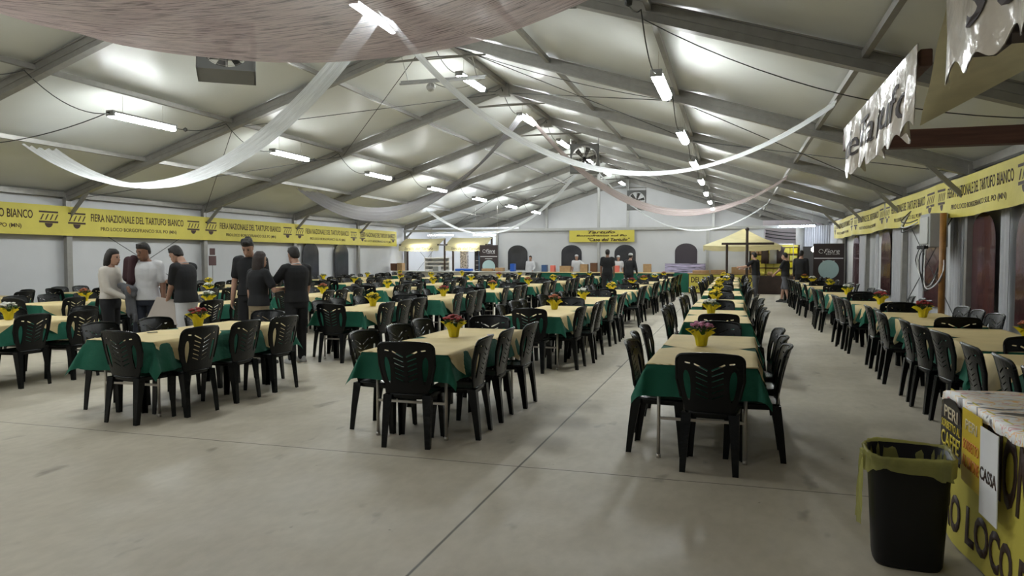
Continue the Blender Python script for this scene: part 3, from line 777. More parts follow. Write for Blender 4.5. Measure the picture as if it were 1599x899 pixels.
for ci, (cx, cname, ys) in enumerate(COLS):
    for ri, y0 in enumerate(ys):
        cy = y0+TL/2
        ox = rnd.uniform(-.04, .04) if ri else 0
        rz = R(rnd.uniform(-1.2, 1.2)) if ri else R({1: -.8, 2: 0, 3: .6}.get(ci, 0))
        if not (in_view(cx, y0+TL) or in_view(cx+.4, y0)): continue
        rown = ROWN[ri]; where = '%s table, %s' % (rown, cname)
        t = proto_table if not pt_used[0] else copy_tree(proto_table); pt_used[0] = True
        t.location = (cx+ox, cy, 0); t.rotation_euler.z = rz
        tag(t, 'grey legged folding table, %s' % where, 'table', 'folding tables')
        k = rnd.randrange(4)
        if (ci, ri) in ((1, 0), (3, 0)): k = 1 if ci == 1 else 2
        c = mesh_obj('tablecloth', cloths[k], None, loc=(cx+ox, cy, 0)); c.rotation_euler.z = rz
        tag(c, 'green cloth on the %s' % where, 'tablecloth', 'green tablecloths')
        for q, (nm, me) in enumerate(zip(('near', 'far'), papers[rnd.randrange(3)])):
            p = mesh_obj('paper_topper', me, None, loc=(cx+ox, cy, 0)); p.rotation_euler.z = rz
            tag(p, '%s straw yellow paper on the %s' % (nm, where), 'table paper', 'straw yellow table papers')
        col = fcol.get((ci, ri)) or rnd.choice(['yellow', 'rust', 'white', 'dark red', 'yellow', 'white'])
        px = cx+{1: -.06, 2: -.02, 3: .0, 4: -.05, 5: .1}.get(ci, 0)+rnd.uniform(-.08, .08)*(ri > 0); py = y0+1.1+rnd.uniform(-.15, .15)*(ri > 0)
        if (ci, ri) == (1, 0): py = y0+1.20
        if (ci, ri) == (2, 0): px, py = cx-.03, y0+1.22
        if (ci, ri) == (3, 0): px, py = -5.86, 6.95
        if (ci, ri) == (4, 0): px, py = -8.85, 7.05
        if (ci, ri) == (0, 0): px, py = 2.32, 5.95
        if (ci, ri) == (0, 1): px, py = 2.62, 7.75
        pot(px, py, TH+.012, col, '%s potted flower in yellow paper, %s' % (col, where), .84)
        # chairs
        spots = []
        for q, yy in enumerate((.42, 1.10, 1.78)):
            for s, sn in ((-1, 'left'), (1, 'right')):
                spots.append((cx+ox+s*(.40-.02+rnd.uniform(-.05, .06)), y0+yy+rnd.uniform(-.05, .05), -s*R(-90)+R(rnd.uniform(-7, 7)), '%s side %s' % (sn, ('nearest', 'middle', 'farthest')[q])))
        spots.append((cx+ox+rnd.uniform(-.05, .05), y0+.01, R(rnd.uniform(-6, 6)), 'at near end'))
        spots.append((cx+ox+rnd.uniform(-.05, .05), y0+TL-.01, PI+R(rnd.uniform(-6, 6)), 'at far end'))
        if (ci, ri) == (1, 0): spots[6] = (-.22+.09, 5.58, R(-4), 'at near end')
        if (ci, ri) == (2, 0): spots[6] = (-2.55, 5.61, R(6), 'at near end')
        if (ci, ri) == (3, 0): spots[6] = (-5.42, 5.64, R(-5), 'at near end')
        if (ci, ri) == (0, 0): spots = spots[:6]+spots[7:]
        if (ci, ri) == (0, 1): spots = spots[:6]
        for (x, y, a, lb) in spots:
            if in_view(x, y): chairs.append((Vector((x, y)).dot(fwd), x, y, a, 'black plastic chair %s, %s' % (lb, where), ri))
chairs.sort(key=lambda q: q[0])
for n, (z, x, y, a, lb, ri) in enumerate(chairs[:300]):
    if n < 130:
        o = proto_chair if not pc_used[0] else copy_tree(proto_chair); pc_used[0] = True
        o.location = (x, y, 0); o.rotation_euler.z = a
    else:
        o = mesh_obj('plastic_chair', me_chair, None, loc=(x, y, 0)); o.rotation_euler.z = a
    tag(o, lb, 'chair', 'black plastic chairs around the tables')
if len(chairs) > 300:
    bm = B()
    for (z, x, y, a, lb, ri) in chairs[300:]:
        t_ = B(); t_.from_mesh(me_chair); merge_into(bm, t_, T(x, y, 0) @ Matrix.Rotation(a, 4, 'Z'))
    o = mesh_obj('plastic_chairs', bm, M_black); tag(o, 'rows of small black plastic chairs in the far distance', 'chairs', kind='stuff')
print('CHAIRS', len(chairs))
# small dark slips on the near tables
for k, (x, y, lb) in enumerate(((-2.50, 5.80, 'near corner of the red flower table'), (-5.85, 6.25, 'paper of the first table at left'), (-2.35, 7.0, 'far right of the red flower table'))):
    bm = B(); box(bm, -.05, .05, -.02, .02, 0, .008, .002); o = mesh_obj('folded_slip', bm, M_blackm if k < 2 else mat('lilac', (.4, .3, .4), .6), loc=(x, y, TH+.014)); o.rotation_euler.z = k
    tag(o, 'small dark slip lying on the %s' % lb, 'slip of paper')

# ---------------------------------------------------------------- litter bin
root = empty('waste_bin', (.87, 4.12, 0), R(-6))
bm = B(); loft(bm, [ell(0, 0, z, rx, ry, 32, p=4) for z, rx, ry in ((.0, .150, .145), (.02, .160, .155), (.30, .175, .168), (.55, .190, .182), (.56, .197, .189), (.56, .185, .177), (.05, .150, .143))])
mesh_obj('bin_body', bm, M_blackm, root, True)
bm = B(); rr = []
for i, (z, k) in enumerate(((.485, .205), (.50, .203), (.53, .203), (.56, .207), (.574, .203), (.570, .192), (.52, .182), (.40, .17), (.25, .155))):
    ring = []
    for j in range(64):
        a = 2*PI*j/64; c, s_ = math.cos(a), math.sin(a); w = .005*math.sin(j*1.7+i)+.004*math.sin(j*2.9)
        x = (k+w)*math.copysign(abs(c)**.5, c); y = (k*.96+w)*math.copysign(abs(s_)**.5, s_)
        ring.append((x, y, z+(.02*math.sin(a*3+1)+.006*math.sin(j*1.3) if i < 2 else .006*math.sin(a*4))))
    rr.append(ring)
loft(bm, rr, cap=False)
# long flap of film hanging down on the left
fl = []
for i in range(12):
    z = .55-.36*i/11; row = []
    for j in range(9): v = j/8; row.append((-.212-.012*math.sin(j*1.4+i*.4)-.004*i/3, -.10+.17*v+.02*math.sin(i*.5), z))
    fl.append(row)
vr = [[bm.verts.new(p) for p in r_] for r_ in fl]
for i in range(11):
    for j in range(8): bm.faces.new((vr[i][j], vr[i][j+1], vr[i+1][j+1], vr[i+1][j]))
mesh_obj('bin_liner', bm, M_bag, root, True)
tag(root, 'black plastic litter bin with translucent yellow liner beside the counter', 'bin')

# ---------------------------------------------------------------- cash counter at lower right
CX0, CX1, CY0, CY1, CH = 1.235, 2.35, 1.3, 4.66, .81
root = empty('cash_counter', ((CX0+CX1)/2, (CY0+CY1)/2, 0))
dx, dy = (CX1-CX0)/2, (CY1-CY0)/2
bm = B(); box(bm, -dx+.02, dx, -dy, dy-.02, CH-.04, CH-.008, .005); mesh_obj('counter_top', bm, M_grey, root)
bm = B(); box(bm, -dx+.05, -dx+.08, -dy, dy-.05, .0, CH-.04); box(bm, -dx+.05, dx-.05, dy-.08, dy-.05, 0, CH-.04); mesh_obj('black_skirt', bm, M_blackm, root)
for s in (-1, 1):
    for t_ in (-1, 1): bm = B(); tube(bm, [(s*(dx-.15), t_*(dy-.2), 0), (s*(dx-.15), t_*(dy-.2), CH-.04)], .02, 8); mesh_obj('leg', bm, M_steel, root)
tag(root, 'cash counter with black skirting at the lower right corner', 'counter')
bm = B(); n, mm = 24, 50; g = []
for i in range(n+1):
    row = []
    for j in range(mm+1):
        px = -dx-.05+(2*dx+.05)*i/n; py = -dy+(2*dy+.10)*j/mm
        ex = max(0, -dx-px); ey = max(0, py-dy)
        z = CH+.003*math.sin(px*23)*math.sin(py*11)-(ex+ey)*.97+.008*math.sin(py*30)*(ex > 0)
        row.append(bm.verts.new((max(px, -dx)-.075*(ex > 0)-.1*ex, min(py, dy)+.012*(ey > 0)+.1*ey, z)))
    g.append(row)
for i in range(n):
    for j in range(mm): bm.faces.new((g[i][j], g[i+1][j], g[i+1][j+1], g[i][j+1]))
o = mesh_obj('printed_tablecloth', bm, M_print, smooth=True, loc=((CX0+CX1)/2, (CY0+CY1)/2, 0))
tag(o, 'white tablecloth printed with scraps of type on the cash counter', 'tablecloth')
# the big banner on the counter side (seen from -x; its left end is the far one)
bx, by = CX0-.04, 4.66
bm = B(); n = 60; LBn = 3.3
for d in (0, .004):
    g = [[bm.verts.new((LBn*i/n, d, .80*j/8)) for j in range(9)] for i in range(n+1)]
    for i in range(n):
        for j in range(8): bm.faces.new((g[i][j], g[i+1][j], g[i+1][j+1], g[i][j+1]))
bn = mesh_obj('fair_banner', bm, M_ban, smooth=True, loc=(bx, by, .01)); bn.rotation_euler.z = R(-90)
bm = B()
merge_into(bm, text_mesh('RA NAZIONALE DEL TARTUFO', 3.0, .33, bold=.035), T(1.52, -.002, .58))
merge_into(bm, text_mesh('RO LOCO BORGOFRANCO', 2.75, .20, bold=.035), T(1.42, -.002, .165))
ink = mesh_obj('lettering', bm, M_ink, bn)
def f(c): return Vector((c.x, c.y-.03*(1-c.z/.8)*(.5+.5*math.sin(c.x*7))-.01*math.sin(c.x*4), c.z))
warp(bn.data, f); warp(ink.data, f)
tag(bn, 'large yellow fair banner hung along the side of the cash counter', 'banner')
def poster(y0, y1, z0, z1, m, name, label, cat, lines, tilt=0.0, off=0.0, pts=None):
    root = empty(name, (bx-.055-off, (y0+y1)/2, (z0+z1)/2), R(-90)); root.rotation_euler = (0, R(tilt), R(-90))
    w, h = abs(y1-y0), z1-z0
    bm = B(); outline(bm, pts or [(-w/2, -h/2), (w/2, -h/2), (w/2, h/2), (-w/2, h/2)], -.002, .002)
    mesh_obj('card', bm, m, root)
    for (s_, lw, lh, lz, lm) in lines:
        mesh_obj('lettering', text_mesh(s_, lw*w, lh*h, bold=.015), lm, root, loc=(0, -.003, lz*h))
    tag(root, label, cat); return root
M_pblack = mat('poster_black', (.02, .015, .012), .35); M_pyel = mat('poster_yellow', (.72, .52, .03), .4); M_pyel2 = mat('letter_yellow', (.75, .60, .05), .5); M_por = mat('letter_orange', (.65, .22, .03), .5); M_pw = mat('letter_cream', (.75, .65, .45), .5)
poster(4.62, 4.22, .46, .78, M_pblack, 'sorbet_poster', "black shaped poster reading SORBETTO AL CAFFE' on the counter banner", 'poster',
       [('PERI', .62, .20, .27, M_pw), ('SORBETTO AL', .86, .14, .05, M_pyel2), ("CAFFE'", .86, .28, -.20, M_pyel2)],
       pts=[(-.2, -.13), (-.1, -.155), (.1, -.16), (.2, -.13), (.19, .05), (.15, .13), (.05, .165), (-.05, .165), (-.15, .14), (-.19, .05)])
poster(4.20, 3.90, .42, .79, M_pyel, 'sorbet_poster', 'yellow poster reading SORBETTO AL LIMONE between the black poster and CASSA sheet', 'poster',
       [('PERI', .6, .14, .30, M_pw), ('SORBETTO', .8, .14, .03, M_por), ('AL LIMONE', .86, .16, -.20, M_por)], off=.006)
poster(3.90, 3.66, .35, .76, M_paper, 'till_sign', 'white sheet of paper with handwritten CASSA on the counter banner', 'sign', [('CASSA', .92, .15, -.02, M_ink)], off=.010, tilt=-1)
# things on the counter
bm = B(); rr = [ell(0, 0, z, a, b, 24, p=3) for z, a, b in ((0, .10, .07), (.02, .115, .085), (.06, .11, .08), (.085, .085, .06), (.09, .03, .02))]
loft(bm, rr); o = mesh_obj('tissue_case', bm, M_redp, smooth=True, loc=(1.98, 4.33, CH+.008)); tag(o, 'salmon red rounded case on the counter at the right edge', 'case')
for k, (x, y, a, c, lb) in enumerate(((1.80, 4.20, .9, 'poster_black', 'dark magazine lying open on the printed counter cloth'), (1.62, 4.05, .6, 'white_paper', 'white sheet lying on the counter near its edge'))):
    bm = B(); box(bm, -.13, .13, -.09, .09, 0, .008, .002)
    o = mesh_obj('magazine', bm, MATS[c], loc=(x, y, CH+.011)); o.rotation_euler.z = a; tag(o, lb, 'magazine')

# ---------------------------------------------------------------- wooden stall over the counter
root = empty('wooden_stall', (0, 0, 0))
VX = .66
bm = B(); box(bm, VX+.02, 3.4, 5.12, 5.22, 2.24, 2.35, .006); mesh_obj('cross_beam', bm, M_wood, root)
bm = B(); box(bm, VX+.03, 3.4, 2.66, 2.80, 2.25, 2.41, .006); mesh_obj('cross_beam', bm, M_wood2, root)
bm = B(); box(bm, VX+.015, VX+.06, 3.15, 5.12, 2.28, 2.345, .006); mesh_obj('side_rail', bm, M_wood, root)
bm = B(); box(bm, VX+.02, VX+.08, 1.0, 2.55, 2.42, 2.49, .006); mesh_obj('side_rail', bm, M_wood, root)
bm = B(); box(bm, 3.25, 3.36, 5.1, 5.22, 0, 2.3, .006); mesh_obj('post', bm, M_wood, root)
bm = B(); box(bm, VX+.03, VX+.15, 2.60, 2.74, 2.2, 2.75, .006); mesh_obj('hanging_post', bm, M_wood2, root)
bm = B(); g = []
for i in range(25):
    u = i/24; x = VX+.012+1.5*u; row = []
    for j in range(17):
        v = j/16; zb_ = 2.04+.62*(x-VX)-.05*math.sin(PI*u)
        row.append(bm.verts.new((x, 3.11-.40*v, zb_+.42*v+.012*math.sin(v*14+u*3))))
    g.append(row)
for i in range(24):
    for j in range(16): bm.faces.new((g[i][j], g[i+1][j], g[i+1][j+1], g[i][j+1]))
mesh_obj('canopy', bm, M_canopy, root, True)
def valance(ya, yb, ztop, drop, x, txt, tw, th, tz, amp=.01, seed=0, wave=5):
    """scalloped vinyl strip in the plane x=const, its left end at ya (far)"""
    Lv = abs(yb-ya); n = int(Lv/.012); bm = B(); rows = []
    def edge(u): return .035*abs(math.sin(PI*u*Lv/.34))**.6+.022*math.sin(2*PI*u*Lv/.17+1)
    for d in (0, .003):
        rows = []
        for i in range(n+1):
            u = i/n; zb_ = -drop+edge(u)
            rows.append([bm.verts.new((Lv*u, d, zb_*(j/8))) for j in range(9)])
        for i in range(n):
            for j in range(8): bm.faces.new((rows[i][j], rows[i+1][j], rows[i+1][j+1], rows[i][j+1]))
    o = mesh_obj('valance', bm, M_val, root, True, loc=(x, ya, ztop)); o.rotation_euler.z = R(-90)
    def f(c):
        k = -c.z/drop
        return Vector((c.x, c.y+amp*k*math.sin(c.x*wave*2+seed)+amp*.5*k*math.sin(c.x*23+seed), c.z))
    t_ = mesh_obj('lettering', text_mesh(txt, tw, th, ext=.001, shear=.25), mat('sepia_ink', (.06, .045, .05), .6), o, loc=(0, 0, 0))
    for v in t_.data.vertices: v.co = v.co+Vector((Lv/2, -.004, tz))
    warp(o.data, f); warp(t_.data, f)
    return o
valance(5.05, 3.12, 2.36, .34, VX, 'del Tartufo', 1.5, .15, -.15, amp=.028, seed=1, wave=6)
valance(2.52, 1.0, 2.50, .46, VX-.06, 'strada', .95, .20, -.25, amp=.02, seed=2.4)
tag(root, 'wooden stall frame with cream scalloped valances over the cash counter, upper right', 'stall')

# ---------------------------------------------------------------- electric box and pole on the right wall
bm = B(); tube(bm, [(3.62, 14.85, 0), (3.62, 14.85, 2.35)], .055, 10); o = mesh_obj('wooden_pole', bm, M_orange, smooth=True); tag(o, 'varnished wooden pole under the electric box by the right wall', 'pole')
root = empty('electric_box', (3.58, 15.42, 1.74))
bm = B(); box(bm, -.14, .16, -.42, .30, 0, .62, .015); mesh_obj('enclosure', bm, M_grey, root)
bm = B(); box(bm, -.165, -.14, -.36, .24, .06, .56, .008); mesh_obj('door', bm, mat('box_door', (.42, .42, .40), .45), root)
bm = B()
for k in range(6): bmesh.ops.create_cone(bm, cap_ends=True, segments=10, radius1=.035, radius2=.035, depth=.07, matrix=T(-.17, -.3+.1*k, .0) @ Matrix.Rotation(R(90), 4, 'Y'))
mesh_obj('sockets', bm, M_blackm, root)
tag(root, 'grey electric distribution box with black sockets on the right wall', 'electric box')
for k in range(8):
    bm = B(); y = 15.1+.1*k; r_ = random.Random(k)
    if k < 5:
        P = [(3.42, y, 1.78), (3.36+r_.uniform(-.05, .05), y+.02, 1.5), (3.38, y-.12-.05*k, 1.2-r_.uniform(0, .25)), (3.5, y-.3, 1.05), (3.6, y-.42, 1.5-r_.uniform(0, .4)), (3.66, 15.0, 1.7)]
    else:
        P = [(3.4, 15.75, 2.28-.05*(k-5)), (3.3, 16.05, 2.23-.07*(k-5)), (3.25, 16.4, 2.28-.1*(k-5)), (3.5, 16.8, 2.5)]
    f_ = spl(P); tube(bm, [f_(i/20) for i in range(21)], .012, 5)
    o = mesh_obj('power_cable', bm, M_cable if k % 3 else M_white, smooth=True); tag(o, 'power cable looping from the grey electric box', 'cable', 'power cables at the electric box')
# little sign post by the left wall
root = empty('sign_post', (-15.6, 19.2, 0)); bm = B(); tube(bm, [(0, 0, 0), (0, 0, 1.4)], .015, 6); bmesh.ops.create_cone(bm, cap_ends=True, segments=16, radius1=.15, radius2=.13, depth=.03, matrix=T(0, 0, .015)); mesh_obj('pole', bm, M_grey, root)
bm = B(); box(bm, -.11, .11, -.02, .02, 1.3, 1.60, .005); box(bm, -.08, .08, -.02, .02, 1.63, 1.84, .005); mesh_obj('plate', bm, mat('sign_brown', (.10, .05, .05), .5), root)
root.rotation_euler.z = R(40); tag(root, 'thin post with small dark signs before the left wall', 'sign')

# ---------------------------------------------------------------- far end: kitchen stalls
def awning(x0, x1, y, z0, z1, depth, val, txt, label):
    root = empty('stall_awning', ((x0+x1)/2, y, 0)); w = x1-x0
    bm = B(); g = []
    for i in range(13):
        row = []
        for j in range(9):
            v = j/8; row.append(bm.verts.new((-w/2*(1-.0*v)+w*i/12*(1-.0*v)-(v*.0), -depth*(1-v), z0+(z1-z0)*(v**.8)-.03*math.sin(PI*i/12))))
        g.append(row)
    for i in range(12):
        for j in range(8): bm.faces.new((g[i][j], g[i+1][j], g[i+1][j+1], g[i][j+1]))
    mesh_obj('canopy', bm, M_canopy, root, True)
    bm = B(); n = 60; rows = [[bm.verts.new((-w/2+w*i/n, -depth, z0-(val-.035*abs(math.sin(i*.5)))*j/3-.03*math.sin(PI*i/n))) for j in range(4)] for i in range(n+1)]
    for i in range(n):
        for j in range(3): bm.faces.new((rows[i][j], rows[i+1][j], rows[i+1][j+1], rows[i][j+1]))
    v = mesh_obj('valance', bm, M_canopy, root)
    mesh_obj('lettering', text_mesh(txt, w*.72, val*.5, shear=.25), mat('sepia_ink', (0, 0, 0)), v, loc=(0, -depth-.01, z0-val*.5))
    for s in (-1, 1):
        bm = B(); box(bm, s*(w/2-.05)-.04, s*(w/2-.05)+.04, -.04, .04, 0, z1); box(bm, s*(w/2-.05)-.03, s*(w/2-.05)+.03, -depth, 0, z0+.02, z0+.09)
        mesh_obj('post', bm, M_wood2, root)
    tag(root, label, 'awning'); return root
awning(-16.0, -13.85, 34.3, 2.12, 2.52, .9, .26, 'Strada del Tartufo', 'pale yellow scalloped stall awning at far left, next to the long banner')
awning(-13.5, -11.35, 34.3, 2.12, 2.55, .9, .26, 'Strada del Tartufo', 'pale yellow scalloped stall awning at far left, beside the brown panel')
def boxy(name, x0, x1, y0, y1, z0, z1, m, label, cat, group=None, bev=.01, extra=None, rz=0):
    root = None
    bm = B(); box(bm, x0-(x0+x1)/2, x1-(x0+x1)/2, y0-(y0+y1)/2, y1-(y0+y1)/2, 0, z1-z0, bev)
    o = mesh_obj(name, bm, m, loc=((x0+x1)/2, (y0+y1)/2, z0)); o.rotation_euler.z = rz
    tag(o, label, cat, group); return o
o = boxy('service_counter', -15.9, -8.6, 32.5, 33.1, 0, .86, mat('counter_front', (.42, .39, .33), .6), 'long pale service counter in front of the food stalls', 'counter')
bm = B(); box(bm, -3.68, 3.68, -.34, .34, .86, .90, .008); mesh_obj('worktop', bm, mat('worktop', (.62, .62, .60), .35), o)
def shelf_unit(x, y, w, h, d, n, m, label, name='shelf_unit', back=True):
    root = empty(name, (x, y, 0))
    for k in range(n): bm = B(); z = .3+(h-.35)*k/(n-1); box(bm, -w/2, w/2, -d/2, d/2, z, z+.04); mesh_obj('shelf', bm, m, root)
    for sx in (-1, 1): bm = B(); box(bm, sx*w/2-.02, sx*w/2+.02, -d/2, d/2, 0, h); mesh_obj('side_panel', bm, m, root)
    bm = B(); box(bm, -w/2, w/2, d/2-.02, d/2, 0, h); mesh_obj('back_panel', bm, m, root); tag(root, label, 'shelf'); return root
shelf_unit(-14.6, 35.2, 1.35, 1.55, .5, 7, M_white, 'white slatted shelving unit behind the service counter at far left')
def fridge(x, y, w, h, m, mi, label):
    root = empty('display_fridge', (x, y, 0))
    bm = B(); box(bm, -w/2, w/2, 0, .6, 0, h, .02); mesh_obj('cabinet', bm, m, root)
    bm = B(); box(bm, -w/2+.07, w/2-.07, -.03, -.005, .35, h-.30, .01); mesh_obj('glass_door', bm, mi, root)
    bm = B()
    for k in range(5): z = .45+k*(h-.8)/5; box(bm, -w/2+.09, w/2-.09, -.045, -.032, z, z+.03)
    mesh_obj('shelf', bm, M_steel, root)
    bm = B(); box(bm, w/2-.11, w/2-.08, -.07, -.03, .8, 1.2, .005); mesh_obj('handle', bm, M_steel, root)
    bm = B(); box(bm, -w/2+.05, w/2-.05, -.02, 0, h-.25, h-.05); mesh_obj('header', bm, M_blackm, root)
    tag(root, label, 'fridge')
fridge(-12.55, 36.0, .75, 1.95, M_blackm, M_glassdark, 'dark glass door fridge in the food stall, left of the blue ones')
fridge(-12.05, 35.2, .75, 1.9, M_bluel, mat('cool_glass', (.25, .45, .5), .15), 'fridge with pale bluish glass door in the food stall')
fridge(-11.45, 35.0, .7, 1.95, M_bluel, M_glassdark, 'dark blue drinks fridge next to the tall brown panel')
boxy('bag_rack', -13.3, -12.95, 34.9, 35.2, .6, 1.95, mat('mottled_bags', (.4, .36, .34), .6, noise=.9, nscale=14), 'mottled rack of snack bags hanging between the two awnings', 'rack')
boxy('plastic_tub', -12.7, -11.9, 32.6, 33.0, .90, 1.02, M_blue, 'blue plastic tub on the service counter', 'tub', bev=.04)
for k, (x, w, h, m, lb) in enumerate(((-15.95, .28, .36, 'pot_brown', 'stack of brown boxes on the service counter, leftmost'), (-15.6, .28, .38, 'cardboard', 'tan box stack on the service counter, next to the brown one'), (-13.7, .3, .22, 'grey_plastic', 'grey box on the service counter below the left awning'),
        (-11.1, .5, .13, 'cardboard', 'flat open cardboard tray on the service counter before the brown panel'), (-10.5, .4, .17, 'cardboard', 'tan cardboard box on the service counter beside the blue bag'), (-9.85, .2, .36, 'blue_plastic', 'blue sack standing at the end of the service counter'))):
    boxy('carton', x-w/2, x+w/2, 32.62, 32.95, .90, .90+h, MATS[m], lb, 'box', 'boxes on the service counter')
for x, y in ((-14.9, 36.2), (-12.4, 36.4), (2.6, 33.2)):
    bm = B(); box(bm, -.7, .7, -.08, .08, 0, .06, .01); o = mesh_obj('kitchen_lamp', bm, E_kitchen, loc=(x, y, 2.7 if x < 0 else 2.85))
    bm = B(); box(bm, -.72, .72, -.09, .09, .06, .10, .01); mesh_obj('housing', bm, M_grey, o)
    bm = B()
    for s in (-.6, .6): tube(bm, [(s, 0, .1), (s, 0, roof_h(x)+.1-(2.7 if x < 0 else 2.85))], .006, 5)
    mesh_obj('hanger', bm, M_steel, o)
    tag(o, 'cold white strip lamp over the food stall, %s' % ('left' if x < -13 else 'right') if x < 0 else 'cold white strip lamp above the yellow goods shelf', 'lamp', 'stall strip lamps')
for x in (-14.9, -12.4):
    bm = B(); box(bm, -.5, .5, -.05, .05, 0, .05, .01); o = mesh_obj('awning_lamp', bm, E_bright, loc=(x, 33.55, 2.0)); tag(o, 'warm lamp glowing under the %s stall awning' % ('left' if x < -13 else 'right'), 'lamp')
    bm = B(); box(bm, -.03, .03, -.02, .62, .05, .09); mesh_obj('bracket', bm, M_alu, o)

def totem(x, y, w, h, rz, disc_z, disc_r, label):
    root = empty('roll_up_display', (x, y, 0), rz)
    bm = B(); box(bm, -w/2, w/2, -.05, .05, 0, h, .01); mesh_obj('board', bm, mat('panel_dark', (.030, .018, .018), .5), root)
    bm = B(); bmesh.ops.create_cone(bm, cap_ends=True, segments=40, radius1=disc_r, radius2=disc_r, depth=.012, matrix=T(0, -.056, disc_z) @ Matrix.Rotation(R(90), 4, 'X')); mesh_obj('disc', bm, mat('pale_blue_disc', (.38, .52, .52), .5), root)
    bm = B(); box(bm, -w/2+.03, w/2-.03, -.056, -.05, h*.735, h*.75); box(bm, -w*.2, w*.2, -.056, -.05, h*.69, h*.70); mesh_obj('stripe', bm, M_white, root)
    mesh_obj('lettering', text_mesh('Fiore', w*.5, h*.07, shear=.3), M_white, root, loc=(w*.1, -.056, h*.87))
    mesh_obj('lettering', text_mesh('tartufi', w*.45, h*.025), M_white, root, loc=(w*.12, -.056, h*.82))
    bm = B(); tube(bm, [(-w*.25+.07*math.cos(a), -.056, h*.865+.07*math.sin(a)) for a in [k*PI/9 for k in range(17)]], .008, 5); mesh_obj('emblem', bm, M_white, root)
    tag(root, label, 'panel'); return root
totem(-11.25, 33.4, .88, 2.15, R(10), 1.12, .31, 'tall dark brown panel with pale disc beside the food stalls, left')
totem(3.30, 28.4, 1.02, 2.05, R(-4), 1.12, .34, 'tall dark panel with pale blue disc by the right wall')
# partition banner
bnr = empty('pavilion_banner', (-5.95, YP-.17, 0))
bm = B(); g = [[bm.verts.new((-1.55+3.1*i/30, .01*math.sin(i*.9), 2.28+.56*j/5)) for j in range(6)] for i in range(31)]
for i in range(30):
    for j in range(5): bm.faces.new((g[i][j], g[i+1][j], g[i+1][j+1], g[i][j+1]))
mesh_obj('sheet', bm, M_ban, bnr)
mesh_obj('lettering', text_mesh('Tartufo', 1.3, .13, shear=.3, bold=.02), M_ink, bnr, loc=(0, -.02, 2.75)); mesh_obj('lettering', text_mesh('Borgofranco sul Po', 2.4, .11, shear=.2, bold=.02), M_ink, bnr, loc=(0, -.02, 2.58)); mesh_obj('lettering', text_mesh('"Casa del Tartufo"', 2.0, .15, shear=.2, bold=.02), M_ink, bnr, loc=(.35, -.02, 2.40))
tag(bnr, 'small yellow banner reading Casa del Tartufo on the far partition', 'banner')
# pass counter under the far windows
o = boxy('pass_counter', -8.9, -2.5, 33.2, 33.8, 0, .84, M_green, 'long counter draped in green before the far partition', 'counter')
bm = B(); box(bm, -3.22, 3.22, -.33, .33, .84, .88, .006); mesh_obj('worktop', bm, M_beige, o)
cb = [(-7.5, .5, .28, 'cardboard', 'brown carton by the white kitchen coats, left'), (-6.6, .35, .36, 'cardboard', 'brown carton left of the man in black'), (-6.15, .3, .42, 'pot_brown', 'dark brown carton just left of the man in black'), (-5.1, .25, .3, 'salmon_plastic', 'reddish carton between the two figures in black'), (-3.7, .35, .38, 'cardboard', 'brown carton right of the figure in white cap'),
      (-8.5, .25, .32, 'cooler_blue', 'blue container at the left of the green pass counter'), (-8.1, .2, .3, 'salmon_plastic', 'reddish container beside the blue one')]
for x, w, h, m, lb in cb: boxy('carton', x-w/2, x+w/2, 33.35, 33.65, .88, .88+h, MATS[m], lb, 'box', 'cartons on the pass counter')
boxy('flag_pile', -2.9, -1.15, 33.3, 33.7, .86, 1.28, mat('flag_stripes', (.28, .25, .36), .6, noise=.9, nscale=2.2, stretch=(1, 1, 8)), 'pile of striped white and violet packs below the right arched window', 'packs')
boxy('pack_table', -3.1, -1.0, 33.2, 33.8, 0, .86, M_green, 'green draped table under the striped packs', 'table')

# ---------------------------------------------------------------- far right: merchandise stall
root = empty('merchandise_counter', (-.45, 32.3, 0))
bm = B(); box(bm, -1.35, 1.35, 0, .6, 0, .84, .01); mesh_obj('body', bm, M_wood, root)
bm = B(); box(bm, -1.33, 1.33, -.02, -.003, .06, .82); p = mesh_obj('banner_front', bm, M_ban, root)
merge_b = B(); merge_into(merge_b, text_mesh('DEL TARTUFO BIANCO', 2.5, .24, bold=.02), T(0, -.022, .60)); merge_into(merge_b, text_mesh('FRANCO SUL PO (MN)', 2.3, .18, bold=.02), T(0, -.022, .24)); mesh_obj('lettering', merge_b, M_ink, p)
bm = B(); box(bm, -1.4, 1.4, -.05, .65, .84, .88, .006); mesh_obj('worktop', bm, M_card, root)
tag(root, 'counter fronted with a yellow banner reading DEL TARTUFO BIANCO at far right', 'counter')
for k, (x, w, h) in enumerate(((-1.3, .7, .12), (-.6, .6, .14), (.1, .28, .26), (.45, .5, .16))):
    boxy('crate', x-w/2, x+w/2, 32.4, 32.75, .88, .88+h, M_card, 'low wooden crate on the yellow fronted counter, %s' % ('leftmost', 'second', 'the tall one', 'rightmost')[k], 'crate', 'crates on the merchandise counter')
root = empty('canopy_stall', (.55, 32.0, 0))
bm = B(); pk = bm.verts.new((-.1, .85, 2.78)); n = 40; ring = []
for k in range(n):
    u = 4*k/n; s_ = int(u); v = u-s_; C4 = [(-1.75, 0), (1.35, 0), (1.35, 1.75), (-1.75, 1.75)]; a, b = C4[s_], C4[(s_+1) % 4]
    ring.append((a[0]+(b[0]-a[0])*v, a[1]+(b[1]-a[1])*v, 2.06-.05*math.sin(PI*v)))
mid = [bm.verts.new((x*.5-.05, .43+y*.5, 2.38)) for x, y, z in ring]; lo = [bm.verts.new(q) for q in ring]; lo2 = [bm.verts.new((x, y, z-.20+.03*(k % 3 == 0))) for k, (x, y, z) in enumerate(ring)]
